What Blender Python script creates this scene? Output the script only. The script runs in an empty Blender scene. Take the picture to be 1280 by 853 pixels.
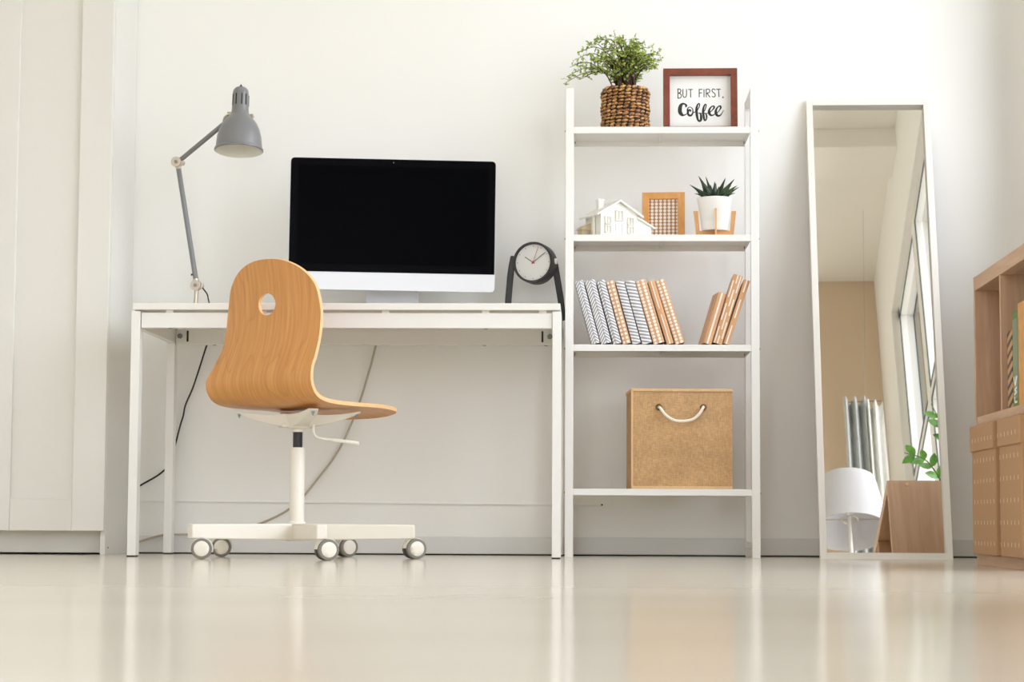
import bpy, math, random
from mathutils import Vector, Matrix, Euler
from mathutils.geometry import delaunay_2d_cdt
random.seed(7)
scene = bpy.context.scene
COL = scene.collection
PI = math.pi

# ---------------------------------------------------------------- camera
F_PX, PITCH, YAW, ROLL, CAM_H = 2666.0, .0847, .0349, .0047, .1082
_cp, _sp, _cy, _sy = math.cos(PITCH), math.sin(PITCH), math.cos(YAW), math.sin(YAW)
FWD = Vector((-_sy*_cp, _cy*_cp, _sp)); _R = Vector((_cy, _sy, 0)); _U = _R.cross(FWD)
RGT = _R*math.cos(ROLL)+_U*math.sin(ROLL); UPV = _U*math.cos(ROLL)-_R*math.sin(ROLL)
CAM = Vector((0, 0, CAM_H))
def P(u, v, Y):
    """point of the place seen at photo pixel (u, v) at the distance Y from the camera"""
    d = FWD + RGT*((u-640)/F_PX) - UPV*((v-426.5)/F_PX)
    return CAM + d*(Y/d.y)
cd = bpy.data.cameras.new('camera'); cam = bpy.data.objects.new('camera', cd); COL.objects.link(cam)
cd.sensor_width = 36; cd.lens = F_PX/1280*36; cd.clip_start = .02; cd.clip_end = 100
mr = Matrix((RGT, UPV, -FWD)).transposed().to_4x4(); cam.matrix_world = Matrix.Translation(CAM) @ mr
scene.camera = cam

# ---------------------------------------------------------------- materials
def lin(c):
    c = c/255.0
    return c/12.92 if c <= .04045 else ((c+.055)/1.055)**2.4
def rgb(c): return (lin(c[0]), lin(c[1]), lin(c[2]), 1)
class NT:
    def __init__(s, name):
        s.m = bpy.data.materials.new(name); s.m.use_nodes = True; s.t = s.m.node_tree
        s.b = s.t.nodes['Principled BSDF']; s.out = s.t.nodes['Material Output']
    def n(s, ty, **kw):
        x = s.t.nodes.new(ty)
        for k, v in kw.items(): setattr(x, k, v)
        return x
    def l(s, a, b): s.t.links.new(a, b)
    def put(s, sock, v):
        if isinstance(v, (int, float)): sock.default_value = v
        elif isinstance(v, tuple): sock.default_value = v
        else: s.l(v, sock)
    def f(s, op, a, b=0.0, c=0.0):
        x = s.n('ShaderNodeMath', operation=op)
        s.put(x.inputs[0], a); s.put(x.inputs[1], b); s.put(x.inputs[2], c)
        return x.outputs[0]
    def uv(s):
        x = s.n('ShaderNodeUVMap'); sp = s.n('ShaderNodeSeparateXYZ'); s.l(x.outputs[0], sp.inputs[0])
        return sp.outputs[0], sp.outputs[1]
    def mix(s, fac, a, b):
        x = s.n('ShaderNodeMix', data_type='RGBA'); s.put(x.inputs[0], fac)
        s.put(x.inputs[6], a); s.put(x.inputs[7], b); return x.outputs[2]
    def noise(s, scale, stretch=(1, 1, 1), coord='Object', detail=4, rough=.55, dist=0):
        tc = s.n('ShaderNodeTexCoord'); mp = s.n('ShaderNodeMapping'); mp.inputs['Scale'].default_value = stretch
        s.l(tc.outputs[coord], mp.inputs[0]); nz = s.n('ShaderNodeTexNoise'); nz.inputs['Scale'].default_value = scale
        nz.inputs['Detail'].default_value = detail; nz.inputs['Roughness'].default_value = rough; nz.inputs['Distortion'].default_value = dist
        s.l(mp.outputs[0], nz.inputs['Vector']); return nz.outputs['Fac']
    def ramp(s, fac, stops):
        r = s.n('ShaderNodeValToRGB'); e = r.color_ramp.elements
        e[0].position, e[0].color = stops[0]; e[1].position, e[1].color = stops[-1]
        for p, c in stops[1:-1]:
            q = e.new(p); q.color = c
        s.l(fac, r.inputs[0]); return r.outputs[0]
    def bump(s, h, strength=.2, dist=.002):
        b = s.n('ShaderNodeBump'); b.inputs['Strength'].default_value = strength; b.inputs['Distance'].default_value = dist
        s.l(h, b.inputs['Height']); s.l(b.outputs[0], s.b.inputs['Normal'])
def mat(name, col, rough=.5, metal=0.0, spec=.5, var=0.0, vscale=30, stretch=(1, 1, 1), bump=0, bscale=200, coat=0, trans=0):
    k = NT(name); b = k.b
    b.inputs['Roughness'].default_value = rough; b.inputs['Metallic'].default_value = metal
    b.inputs['Specular IOR Level'].default_value = spec
    b.inputs['Coat Weight'].default_value = coat
    c = rgb(col); b.inputs['Base Color'].default_value = c
    nz = k.noise(vscale, stretch)
    v = var if var else .004
    lo = tuple(x*(1-v*2) for x in c[:3])+(1,); hi = tuple(min(1, x*(1+v)) for x in c[:3])+(1,)
    k.l(k.ramp(nz, [(.3, lo), (.7, hi)]), b.inputs['Base Color'])
    if bump: k.bump(k.noise(bscale, stretch), bump, .001)
    return k.m
def wood(name, dark, light, scale=9, stretch=(1, 1, .12), rough=.45, bump=.05, coord='Object'):
    k = NT(name)
    a = k.noise(scale, stretch, coord, 5, .6, 1.2); b2 = k.noise(scale*9, stretch, coord, 3, .6, .2)
    f = k.f('ADD', k.f('MULTIPLY', a, .75), k.f('MULTIPLY', b2, .25))
    k.l(k.ramp(f, [(.36, rgb(dark)), (.5, rgb(tuple((d+l)/2 for d, l in zip(dark, light)))), (.62, rgb(light))]), k.b.inputs['Base Color'])
    k.b.inputs['Roughness'].default_value = rough
    if bump: k.bump(b2, bump, .001)
    return k.m
def ply(name):
    """maple veneer with tall cathedral figure running up the sheet (uv in metres)"""
    k = NT(name); u, v = k.uv()
    cb = k.n('ShaderNodeCombineXYZ'); k.l(u, cb.inputs[0]); k.l(k.f('MULTIPLY', v, .22), cb.inputs[1])
    n1 = k.n('ShaderNodeTexNoise'); n1.inputs['Scale'].default_value = 9; n1.inputs['Detail'].default_value = 1.5; n1.inputs['Distortion'].default_value = .3
    k.l(cb.outputs[0], n1.inputs['Vector'])
    band = k.f('FRACT', k.f('ADD', k.f('MULTIPLY', n1.outputs[0], 9.0), k.f('MULTIPLY', u, 5.0)))
    line = k.f('POWER', band, 6.0)
    cb2 = k.n('ShaderNodeCombineXYZ'); k.l(k.f('MULTIPLY', u, 40), cb2.inputs[0]); k.l(k.f('MULTIPLY', v, 1.6), cb2.inputs[1])
    n2 = k.n('ShaderNodeTexNoise'); n2.inputs['Scale'].default_value = 3; n2.inputs['Detail'].default_value = 4
    k.l(cb2.outputs[0], n2.inputs['Vector'])
    base = k.ramp(n2.outputs[0], [(.3, rgb((193, 133, 71))), (.7, rgb((212, 154, 90)))])
    k.l(k.mix(k.f('MULTIPLY', line, .26), base, rgb((158, 98, 46))), k.b.inputs['Base Color'])
    k.b.inputs['Roughness'].default_value = .38; k.b.inputs['Specular IOR Level'].default_value = .45
    return k.m
def fabric(name, col, wscale=700, strength=.5, var=.1):
    k = NT(name); c = rgb(col)
    a = k.noise(wscale, (1, 1, .15), 'Object', 2); b2 = k.noise(wscale, (.15, .15, 1), 'Object', 2); big = k.noise(9, (1, 1, 1.6))
    f = k.f('ADD', k.f('MULTIPLY', a, .35), k.f('ADD', k.f('MULTIPLY', b2, .35), k.f('MULTIPLY', big, .3)))
    k.l(k.ramp(f, [(.38, tuple(x*(1-2.6*var) for x in c[:3])+(1,)), (.62, tuple(min(1, x*(1+var)) for x in c[:3])+(1,))]), k.b.inputs['Base Color'])
    k.b.inputs['Roughness'].default_value = .95; k.b.inputs['Specular IOR Level'].default_value = .15
    k.bump(f, strength, .002); return k.m
def chevron(name, ctr, slope, period=.0108):
    k = NT(name); u, v = k.uv()
    d = k.f('ABSOLUTE', k.f('SUBTRACT', u, ctr))
    fr = k.f('FRACT', k.f('DIVIDE', k.f('ADD', v, k.f('MULTIPLY', d, slope)), period))
    w = k.f('MULTIPLY', k.f('GREATER_THAN', fr, .52), k.f('GREATER_THAN', d, .0012))
    k.l(k.mix(w, rgb((152, 152, 155)), rgb((232, 232, 232))), k.b.inputs['Base Color'])
    k.b.inputs['Roughness'].default_value = .6; return k.m
KRAFT, KW = (208, 160, 116), (234, 226, 214)
def dots(name, pitch, rad, off=(0, 0), kraft=KRAFT, sy=1.0):
    k = NT(name); u, v = k.uv()
    fu = k.f('SUBTRACT', k.f('FRACT', k.f('DIVIDE', k.f('ADD', u, off[0]), pitch)), .5)
    fv = k.f('SUBTRACT', k.f('FRACT', k.f('DIVIDE', k.f('ADD', v, off[1]), pitch*sy)), .5)
    fv = k.f('MULTIPLY', fv, sy)
    r = k.f('SQRT', k.f('ADD', k.f('MULTIPLY', fu, fu), k.f('MULTIPLY', fv, fv)))
    k.l(k.mix(k.f('LESS_THAN', r, rad), rgb(kraft), rgb(KW)), k.b.inputs['Base Color'])
    k.b.inputs['Roughness'].default_value = .65; return k.m
def dashes(name, cols, halfw, period, fill, stagger=.5, kraft=KRAFT, width=.03):
    k = NT(name); u, v = k.uv(); pitch = width/cols
    cu = k.f('DIVIDE', u, pitch); ci = k.f('FLOOR', cu)
    du = k.f('ABSOLUTE', k.f('SUBTRACT', k.f('SUBTRACT', cu, ci), .5))
    fv = k.f('FRACT', k.f('ADD', k.f('DIVIDE', v, period), k.f('MULTIPLY', ci, stagger)))
    w = k.f('MULTIPLY', k.f('LESS_THAN', du, halfw/pitch), k.f('LESS_THAN', fv, fill))
    k.l(k.mix(w, rgb(kraft), rgb(KW)), k.b.inputs['Base Color'])
    k.b.inputs['Roughness'].default_value = .65; return k.m

M = {}
def wallmat(name, col, bump=.05):
    k = NT(name); c = rgb(col)
    big = k.noise(1.3, (1, 1, 1), 'Object', 3); fine = k.noise(160, (1, 1, 1), 'Object', 2)
    k.l(k.ramp(big, [(.3, tuple(x*.975 for x in c[:3])+(1,)), (.7, c)]), k.b.inputs['Base Color'])
    k.b.inputs['Roughness'].default_value = .85; k.b.inputs['Specular IOR Level'].default_value = .2
    k.bump(fine, bump, .001); return k.m
M['wall'] = wallmat('painted_wall', (240, 239, 235))
M['ceil'] = wallmat('ceiling_paint', (236, 233, 226))
M['tanwall'] = wallmat('tan_plaster', (208, 188, 164))
M['base'] = mat('baseboard_paint', (218, 217, 214), .4)
k = NT('polished_floor')
_a = k.noise(1.1, (1, 2.5, 1), 'Object', 0); _b = k.noise(14, (1, 6, 1), 'Object', 3)
_f = _a
k.l(k.ramp(_f, [(.0, rgb((209, 201, 184))), (1.0, rgb((217, 210, 194)))]), k.b.inputs['Base Color'])
k.b.inputs['Roughness'].default_value = .135; k.b.inputs['Specular IOR Level'].default_value = .5
M['floor'] = k.m
M['white'] = mat('white_lacquer', (230, 228, 222), .35)
M['cab'] = mat('wardrobe_foil', (221, 219, 212), .42)
M['whitesteel'] = mat('white_steel', (232, 231, 227), .4)
M['chairsteel'] = mat('cream_steel', (230, 225, 213), .38)
M['ply'] = ply('maple_veneer')
M['plyedge'] = mat('veneer_edge', (228, 186, 132), .5, var=.05, vscale=60)
M['black'] = mat('black_plastic', (30, 29, 30), .45)
M['screw'] = mat('zinc_screw', (130, 135, 135), .35, .8)
M['dark'] = mat('dark_hole', (22, 20, 19), .6)
M['glass_black'] = mat('black_screen_glass', (3, 3, 5), .3, spec=.02)
M['bezel'] = mat('black_bezel_glass', (6, 6, 9), .3, spec=.03)
M['alu'] = mat('brushed_aluminium', (222, 223, 226), .38, .25)
M['lampgrey'] = mat('grey_enamel', (124, 124, 125), .3)
M['lampin'] = mat('white_enamel_inside', (225, 222, 212), .5)
M['nickel'] = mat('satin_nickel', (196, 184, 168), .28, .8)
M['bulb'] = mat('frosted_bulb', (238, 236, 230), .3)
M['clockblack'] = mat('black_clock_plastic', (48, 46, 45), .5)
M['clockface'] = mat('clock_face', (226, 225, 221), .4)
M['red'] = mat('red_hand', (190, 35, 40), .4)
M['tyre'] = mat('grey_tyre', (122, 119, 110), .55)
M['tyredark'] = mat('dark_tyre', (86, 82, 74), .6)
M['mirror'] = mat('mirror_silver', (250, 247, 240), .015, 1.0, var=.001)
M['mframe'] = mat('white_mirror_frame', (230, 226, 218), .38)
M['oak'] = wood('oak_foil', (176, 138, 108), (206, 172, 142), 7, (1.2, 1.2, .1), .5)
M['oakshaded'] = wood('oak_foil_shaded', (136, 99, 72), (160, 122, 92), 7, (1.2, 1.2, .1), .55)  # same oak with the shade inside the case put into its colour
M['oakhoriz'] = wood('oak_foil_lengthwise', (176, 138, 108), (206, 172, 142), 7, (1.2, .1, 1.2), .5)
M['walnut'] = wood('stained_pine', (100, 46, 26), (142, 72, 44), 12, (.3, 1, .3), .45)
M['pine'] = wood('golden_pine', (206, 142, 74), (228, 170, 100), 10, (.6, 1, .25), .4)
M['bamboo'] = wood('bamboo', (206, 150, 92), (226, 178, 120), 16, (1, 1, .12), .45)
M['jute'] = fabric('jute_weave', (202, 164, 120), 420, .6, .12)
M['jutetrim'] = fabric('jute_binding', (222, 188, 144), 600, .4, .06)
M['rope'] = fabric('cotton_rope', (240, 232, 216), 300, .5, .05)
M['brass'] = mat('dark_brass', (120, 95, 62), .35, .8)
M['weave'] = None
M['paper'] = mat('white_board', (236, 236, 233), .55)
M['ink'] = mat('black_ink', (40, 39, 41), .7)
M['model'] = mat('white_model_card', (234, 232, 224), .5)
M['modeltan'] = mat('tan_model_card', (206, 190, 160), .6)
M['pot'] = mat('white_ceramic', (240, 240, 237), .3)
M['soil'] = mat('potting_soil', (60, 45, 34), .95, var=.3, vscale=200)
M['cablegrey'] = mat('grey_cable', (178, 168, 148), .5)
M['cableblack'] = mat('black_cable', (20, 20, 21), .45)
M['page'] = mat('kraft_board', (150, 100, 62), .8, var=.08)
M['shade'] = mat('white_linen_shade', (196, 196, 199), .85, bump=.2, bscale=600)
M['curtain'] = fabric('grey_linen_curtain', (184, 187, 185), 500, .3, .05)
M['curtainlight'] = fabric('pale_curtain', (226, 226, 220), 500, .3, .04)
M['frame_pvc'] = mat('white_window_frame', (236, 235, 230), .4)
M['gasket'] = mat('dark_gasket', (60, 72, 74), .6)
M['rubber'] = mat('brown_rubber_foot', (88, 66, 52), .7)
# leaves
def leafmat(name, c1, c2, rough=.5, sc=60):
    k = NT(name)
    k.l(k.ramp(k.noise(sc), [(.35, rgb(c1)), (.65, rgb(c2))]), k.b.inputs['Base Color']); k.b.inputs['Roughness'].default_value = rough
    return k.m
M['fern'] = leafmat('fern_leaves', (120, 150, 44), (196, 212, 120), .55, 70)
M['stem'] = mat('dark_stem', (78, 54, 38), .7)
M['zz'] = leafmat('glossy_leaf', (60, 120, 30), (104, 168, 52), .3, 25)
M['zzstem'] = mat('green_stem', (92, 130, 60), .5)
k = NT('succulent_leaf'); 
k.l(k.ramp(k.noise(45, (1, 1, .5)), [(.35, rgb((20, 38, 20))), (.6, rgb((42, 66, 34))), (.75, rgb((84, 108, 58)))]), k.b.inputs['Base Color'])
k.b.inputs['Roughness'].default_value = .4; M['succ'] = k.m
k = NT('water_hyacinth_weave')
k.l(k.ramp(k.noise(52, (1, 1, 2.2), 'Object', 3, .7), [(.34, rgb((82, 48, 22))), (.5, rgb((162, 110, 56))), (.64, rgb((218, 172, 108)))]), k.b.inputs['Base Color'])
k.b.inputs['Roughness'].default_value = .6; M['weave'] = k.m
M['weavedark'] = mat('weave_shadow_cord', (38, 26, 18), .8)
# glass that lets the daylight straight through and mirrors a little at glancing angles
k = NT('window_glass'); k.t.nodes.remove(k.b)
tr = k.n('ShaderNodeBsdfTransparent'); gl = k.n('ShaderNodeBsdfGlossy'); gl.inputs['Roughness'].default_value = .02
fr = k.n('ShaderNodeFresnel'); fr.inputs['IOR'].default_value = 1.08; mx = k.n('ShaderNodeMixShader')
k.l(fr.outputs[0], mx.inputs[0]); k.l(tr.outputs[0], mx.inputs[1]); k.l(gl.outputs[0], mx.inputs[2]); k.l(mx.outputs[0], k.out.inputs[0])
M['glass'] = k.m

# ---------------------------------------------------------------- mesh building
class MB:
    def __init__(s): s.v = []; s.f = []; s.mi = []; s.uv = {}
    def add(s, vs, fs, mi=0, uvs=None):
        b = len(s.v); s.v += [Vector(x) for x in vs]
        for i, fc in enumerate(fs):
            if uvs: s.uv[len(s.f)] = uvs[i]
            s.f.append(tuple(b+j for j in fc)); s.mi.append(mi)
        return s
    def box(s, a, b, mi=0, M4=None):
        x0, y0, z0 = a; x1, y1, z1 = b
        vs = [Vector((x, y, z)) for z in (z0, z1) for y in (y0, y1) for x in (x0, x1)]
        if M4: vs = [M4 @ v for v in vs]
        return s.add(vs, [(0, 2, 3, 1), (4, 5, 7, 6), (0, 1, 5, 4), (2, 6, 7, 3), (0, 4, 6, 2), (1, 3, 7, 5)], mi)
    def bar(s, p0, p1, w, d, up=(0, 0, 1), mi=0):
        p0, p1 = Vector(p0), Vector(p1); t = (p1-p0).normalized(); a = t.cross(Vector(up))
        if a.length < 1e-4: a = t.cross(Vector((0, 1, 0)))
        a.normalize(); b = a.cross(t).normalized()
        vs = [p+a*(i*w/2)+b*(j*d/2) for p in (p0, p1) for i, j in ((-1, -1), (1, -1), (1, 1), (-1, 1))]
        return s.add(vs, [(3, 2, 1, 0), (4, 5, 6, 7), (0, 1, 5, 4), (1, 2, 6, 5), (2, 3, 7, 6), (3, 0, 4, 7)], mi)
    def tube(s, pts, r, seg=10, mi=0, caps=True):
        pts = [Vector(p) for p in pts]; n = len(pts)
        rs = r if isinstance(r, (list, tuple)) else [r]*n
        t0 = (pts[1]-pts[0]).normalized(); a = t0.orthogonal().normalized(); vs = []
        for i in range(n):
            t = (pts[min(i+1, n-1)]-pts[max(i-1, 0)]).normalized()
            a = (a-t*a.dot(t)); a = a.normalized() if a.length > 1e-6 else t.orthogonal().normalized()
            b = t.cross(a)
            for j in range(seg):
                w = 2*PI*j/seg; vs.append(pts[i]+(a*math.cos(w)+b*math.sin(w))*rs[i])
        fs = [(i*seg+j, i*seg+(j+1) % seg, (i+1)*seg+(j+1) % seg, (i+1)*seg+j) for i in range(n-1) for j in range(seg)]
        if caps: fs += [tuple(range(seg-1, -1, -1)), tuple((n-1)*seg+j for j in range(seg))]
        return s.add(vs, fs, mi)
    def cyl(s, p0, p1, r, r2=None, seg=20, mi=0):
        return s.tube([p0, p1], [r, r if r2 is None else r2], seg, mi)
    def lathe(s, prof, M4=None, seg=32, mi=0, caps=True):
        vs, fs = [], []; n = len(prof)
        for r, z in prof:
            for j in range(seg):
                w = 2*PI*j/seg; vs.append(Vector((r*math.cos(w), r*math.sin(w), z)))
        if M4: vs = [M4 @ v for v in vs]
        for i in range(n-1):
            for j in range(seg): fs.append((i*seg+j, i*seg+(j+1) % seg, (i+1)*seg+(j+1) % seg, (i+1)*seg+j))
        if caps and prof[0][0] > 1e-6: fs.append(tuple(range(seg-1, -1, -1)))
        if caps and prof[-1][0] > 1e-6: fs.append(tuple((n-1)*seg+j for j in range(seg)))
        return s.add(vs, fs, mi)
    def prism(s, poly, y0, y1, M4=None, mi=0):
        """poly in x,z swept along y"""
        n = len(poly); vs = [Vector((x, y0, z)) for x, z in poly]+[Vector((x, y1, z)) for x, z in poly]
        if M4: vs = [M4 @ v for v in vs]
        return s.add(vs, [tuple(range(n)), tuple(range(2*n-1, n-1, -1))]+[(i, n+i, n+(i+1) % n, (i+1) % n) for i in range(n)], mi)
    def sphere(s, c, r, sx=1, sy=1, sz=1, seg=12, rings=8, mi=0, M4=None):
        prof = []
        vs, fs = [], []
        for i in range(rings+1):
            ph = PI*i/rings
            for j in range(seg):
                w = 2*PI*j/seg
                v = Vector((math.sin(ph)*math.cos(w)*r*sx, math.sin(ph)*math.sin(w)*r*sy, math.cos(ph)*r*sz))
                if M4: v = M4.to_3x3() @ v
                vs.append(v+Vector(c))
        for i in range(rings):
            for j in range(seg): fs.append((i*seg+j, (i+1)*seg+j, (i+1)*seg+(j+1) % seg, i*seg+(j+1) % seg))
        return s.add(vs, fs, mi)
ROOT = {}
def link(name, mb, mats, parent=None, smooth=False, bevel=0, world=True, bseg=2):
    me = bpy.data.meshes.new(name)
    vs = mb.v
    if parent is not None and world:
        inv = ROOT[parent.name].inverted(); vs = [inv @ v for v in vs]
    me.from_pydata([tuple(v) for v in vs], [], mb.f)
    if not isinstance(mats, (list, tuple)): mats = [mats]
    for m_ in mats: me.materials.append(M[m_] if isinstance(m_, str) else m_)
    for p, mi in zip(me.polygons, mb.mi): p.material_index = mi
    if mb.uv:
        ul = me.uv_layers.new(name='UVMap')
        for fi, uvs in mb.uv.items():
            for li, c in zip(me.polygons[fi].loop_indices, uvs): ul.data[li].uv = c
    me.validate(); me.update()
    import bmesh
    bm = bmesh.new(); bm.from_mesh(me); bmesh.ops.remove_doubles(bm, verts=bm.verts, dist=1e-6)
    bmesh.ops.recalc_face_normals(bm, faces=bm.faces); bm.to_mesh(me); bm.free()
    if smooth:
        me.polygons.foreach_set('use_smooth', [True]*len(me.polygons))
        try: me.set_sharp_from_angle(angle=math.radians(38))
        except Exception: pass
    o = bpy.data.objects.new(name, me); COL.objects.link(o)
    if parent is not None:
        o.parent = parent; ROOT[o.name] = ROOT[parent.name]
    else: ROOT[o.name] = Matrix.Identity(4)
    if bevel:
        b = o.modifiers.new('bevel', 'BEVEL'); b.width = bevel; b.segments = bseg; b.limit_method = 'ANGLE'; b.angle_limit = math.radians(40)
    return o
def tag(o, label, cat, group=None):
    o['label'] = label; o['category'] = cat
    if group: o['group'] = group
    return o
def thing(name, label, cat, loc=(0, 0, 0), rot=(0, 0, 0), group=None):
    o = bpy.data.objects.new(name, None); o.empty_display_size = .1; COL.objects.link(o)
    o.location = loc; o.rotation_euler = rot
    ROOT[o.name] = Matrix.Translation(Vector(loc)) @ Euler(rot).to_matrix().to_4x4()
    return tag(o, label, cat, group)
def struct(name, mb, m, parent=None, **kw):
    o = link(name, mb, m, parent, **kw)
    if parent is None: o['kind'] = 'structure'
    return o
def one(name, mb, m, label, cat, origin=None, group=None, **kw):
    """a thing that is one mesh, its origin moved to its own base"""
    if origin is None:
        xs = [v.x for v in mb.v]; ys = [v.y for v in mb.v]; zs = [v.z for v in mb.v]
        origin = ((min(xs)+max(xs))/2, (min(ys)+max(ys))/2, min(zs))
    origin = Vector(origin); mb.v = [v-origin for v in mb.v]
    o = link(name, mb, m, None, **kw); o.location = origin
    ROOT[o.name] = Matrix.Translation(origin)
    return tag(o, label, cat, group)
def spline(pts, n=8):
    pts = [Vector(p) for p in pts]; q = [pts[0]*2-pts[1]]+pts+[pts[-1]*2-pts[-2]]; out = []
    for i in range(1, len(q)-2):
        for k_ in range(n):
            t = k_/n; a, b, c, d = q[i-1], q[i], q[i+1], q[i+2]
            out.append(.5*((2*b)+(-a+c)*t+(2*a-5*b+4*c-d)*t*t+(-a+3*b-3*c+d)*t**3))
    out.append(pts[-1]); return out

# ---------------------------------------------------------------- the room
YW = 6.97; XR = 1.45; XL = -2.9; YB = -2.6; ZC = 3.92
struct('floor', MB().box((XL-.3, YB-.3, -.1), (XR+.3, YW+.3, 0)), 'floor')
struct('ceiling', MB().box((XL-.3, YB-.3, ZC), (XR+.3, YW+.3, ZC+.15)), 'ceil')
struct('wall_back', MB().box((XL-.3, YW, 0), (XR+.3, YW+.2, ZC)), 'wall')
struct('wall_left', MB().box((XL-.3, YB, 0), (XL, YW, ZC)), 'wall')
W3 = (-1.6, .2, .6, 3.0)  # unseen window opening, added behind the camera for front fill light
wf = MB()
for x0_, x1_, z0_, z1_ in ((XL-.3, W3[0], 0, ZC), (W3[0], W3[1], 0, W3[2]), (W3[0], W3[1], W3[3], ZC), (W3[1], XR+.3, 0, ZC)):
    wf.box((x0_, YB-.3, z0_), (x1_, YB, z1_))
struct('wall_front', wf, 'wall')
f3 = MB(); y3 = YB-.08
for i in range(3):
    xx = W3[0]+(W3[1]-W3[0])*i/2; f3.box((max(xx-.04, W3[0]), y3-.035, W3[2]), (min(xx+.04, W3[1]), y3+.035, W3[3]))
f3.box((W3[0], y3-.03, W3[2]), (W3[1], y3+.03, W3[2]+.06)).box((W3[0], y3-.03, W3[3]-.06), (W3[1], y3+.03, W3[3]))
f3o = struct('fill_window_front', f3, 'frame_pvc', bevel=.003)
link('pane', MB().add([(W3[0], y3, W3[2]), (W3[1], y3, W3[2]), (W3[1], y3, W3[3]), (W3[0], y3, W3[3])], [(0, 1, 2, 3)]), 'glass', f3o)
ld = bpy.data.lights.new('daylight_portal', 'AREA'); ld.shape = 'RECTANGLE'; ld.size = W3[1]-W3[0]; ld.size_y = W3[3]-W3[2]; ld.cycles.is_portal = True
lo = bpy.data.objects.new('daylight_portal', ld); COL.objects.link(lo); lo.location = ((W3[0]+W3[1])/2, YB-.32, (W3[2]+W3[3])/2); lo.rotation_euler = (PI/2, 0, PI)
W1 = (3.2, 5.62, .12, 3.28); W4 = (5.70, 6.78, .95, 3.28); W2 = (-2.2, 1.9, .12, 2.95)
wr = MB()
TH = .22
for y0, y1, z0, z1 in ((YB, W2[0], 0, ZC), (W2[0], W2[1], 0, W2[2]), (W2[0], W2[1], W2[3], ZC), (W2[1], W1[0], 0, ZC),
                       (W1[0], W1[1], 0, W1[2]), (W1[0], W1[1], W1[3], ZC), (W1[1], W4[0], 0, ZC), (W4[0], W4[1], 0, W4[2]), (W4[0], W4[1], W4[3], ZC), (W4[1], YW, 0, ZC)):
    wr.box((XR, y0, z0), (XR+TH, y1, z1))
struct('wall_right', wr, 'wall')
struct('wall_pier', MB().box((1.08, 1.95, 0), (XR-.001, 2.6, ZC-.001)), 'tanwall')
struct('trim_3', MB().box((XL, 3.68, ZC-.12), (XR, 3.93, ZC-.001)), 'ceil')
# baseboard with the dark gap under it
for nm, a, b in (('baseboard_back', (-1.495, YW-.012, .004), (XR, YW, .059)), ('baseboard_right', (XR-.012, 2.4, .004), (XR, YW-.012, .059))):
    struct(nm, MB().box(a, b), 'base', bevel=.002)
struct('trim_1', MB().box((-1.495, YW-.006, 0), (XR, YW, .005)), 'dark')
# thin cable trunking strip along the wall
tk = MB().bar((-1.495, YW-.004, .173), (.03, YW-.004, .1655), .008, .007).box((.02, YW-.007, .1615), (.055, YW, .169))
struct('trim_2', tk, 'wall', bevel=.001)
def window(name, w, n):
    y0, y1, z0, z1 = w; x = XR+.07; o = MB(); g = MB(); p = MB(); t = .055
    o.box((x-.035, y0, z0), (x+.035, y0+t, z1)).box((x-.035, y1-t, z0), (x+.035, y1, z1))
    o.box((x-.035, y0, z0), (x+.035, y1, z0+t)).box((x-.035, y0, z1-t), (x+.035, y1, z1))
    step = (y1-y0)/n
    for i in range(1, n): o.box((x-.04, y0+i*step-.045, z0), (x+.04, y0+i*step+.045, z1))
    o.box((x-.035, y0, 2.2), (x+.035, y1, 2.26))
    for i in range(n):
        a, b = y0+i*step+t, y0+(i+1)*step-t
        for zz0, zz1 in ((z0+t, 2.2), (2.26, z1-t)):
            g.box((x-.038, a-.004, zz0), (x-.033, a+.008, zz1)).box((x-.038, b-.008, zz0), (x-.033, b+.004, zz1))
            g.box((x-.038, a, zz0), (x-.033, b, zz0+.01)).box((x-.038, a, zz1-.01), (x-.033, b, zz1))
            p.add([(x, a, zz0), (x, b, zz0), (x, b, zz1), (x, a, zz1)], [(0, 1, 2, 3)])
    f = struct(name, o, 'frame_pvc', bevel=.003)
    link('gasket', g, 'gasket', f); link('pane', p, 'glass', f)
    ld = bpy.data.lights.new('daylight_portal', 'AREA'); ld.shape = 'RECTANGLE'; ld.size = y1-y0; ld.size_y = z1-z0
    ld.cycles.is_portal = True
    lo = bpy.data.objects.new('daylight_portal', ld); COL.objects.link(lo)
    lo.location = (XR+TH+.02, (y0+y1)/2, (z0+z1)/2); lo.rotation_euler = (PI/2, 0, PI/2)
window('window_1', W1, 3); window('window_4', W4, 1); window('fill_window_side', W2, 5)  # the last one is unseen, added beyond the pier for fill light

# faint service plate on the wall behind the ladder shelf
pl = MB().box((-.02, YW-.004, .16), (.086, YW, .246))
one('wall_plate', pl, 'wall', 'flat square cover plate painted like the wall, behind the lowest shelf', 'plate', bevel=.001)
one('cable_end', MB().cyl((.052, YW-.010, .165), (.052, YW, .165), .003, seg=10), 'dark', 'tiny black plug end at the tip of the wall trunking strip', 'plug')

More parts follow.
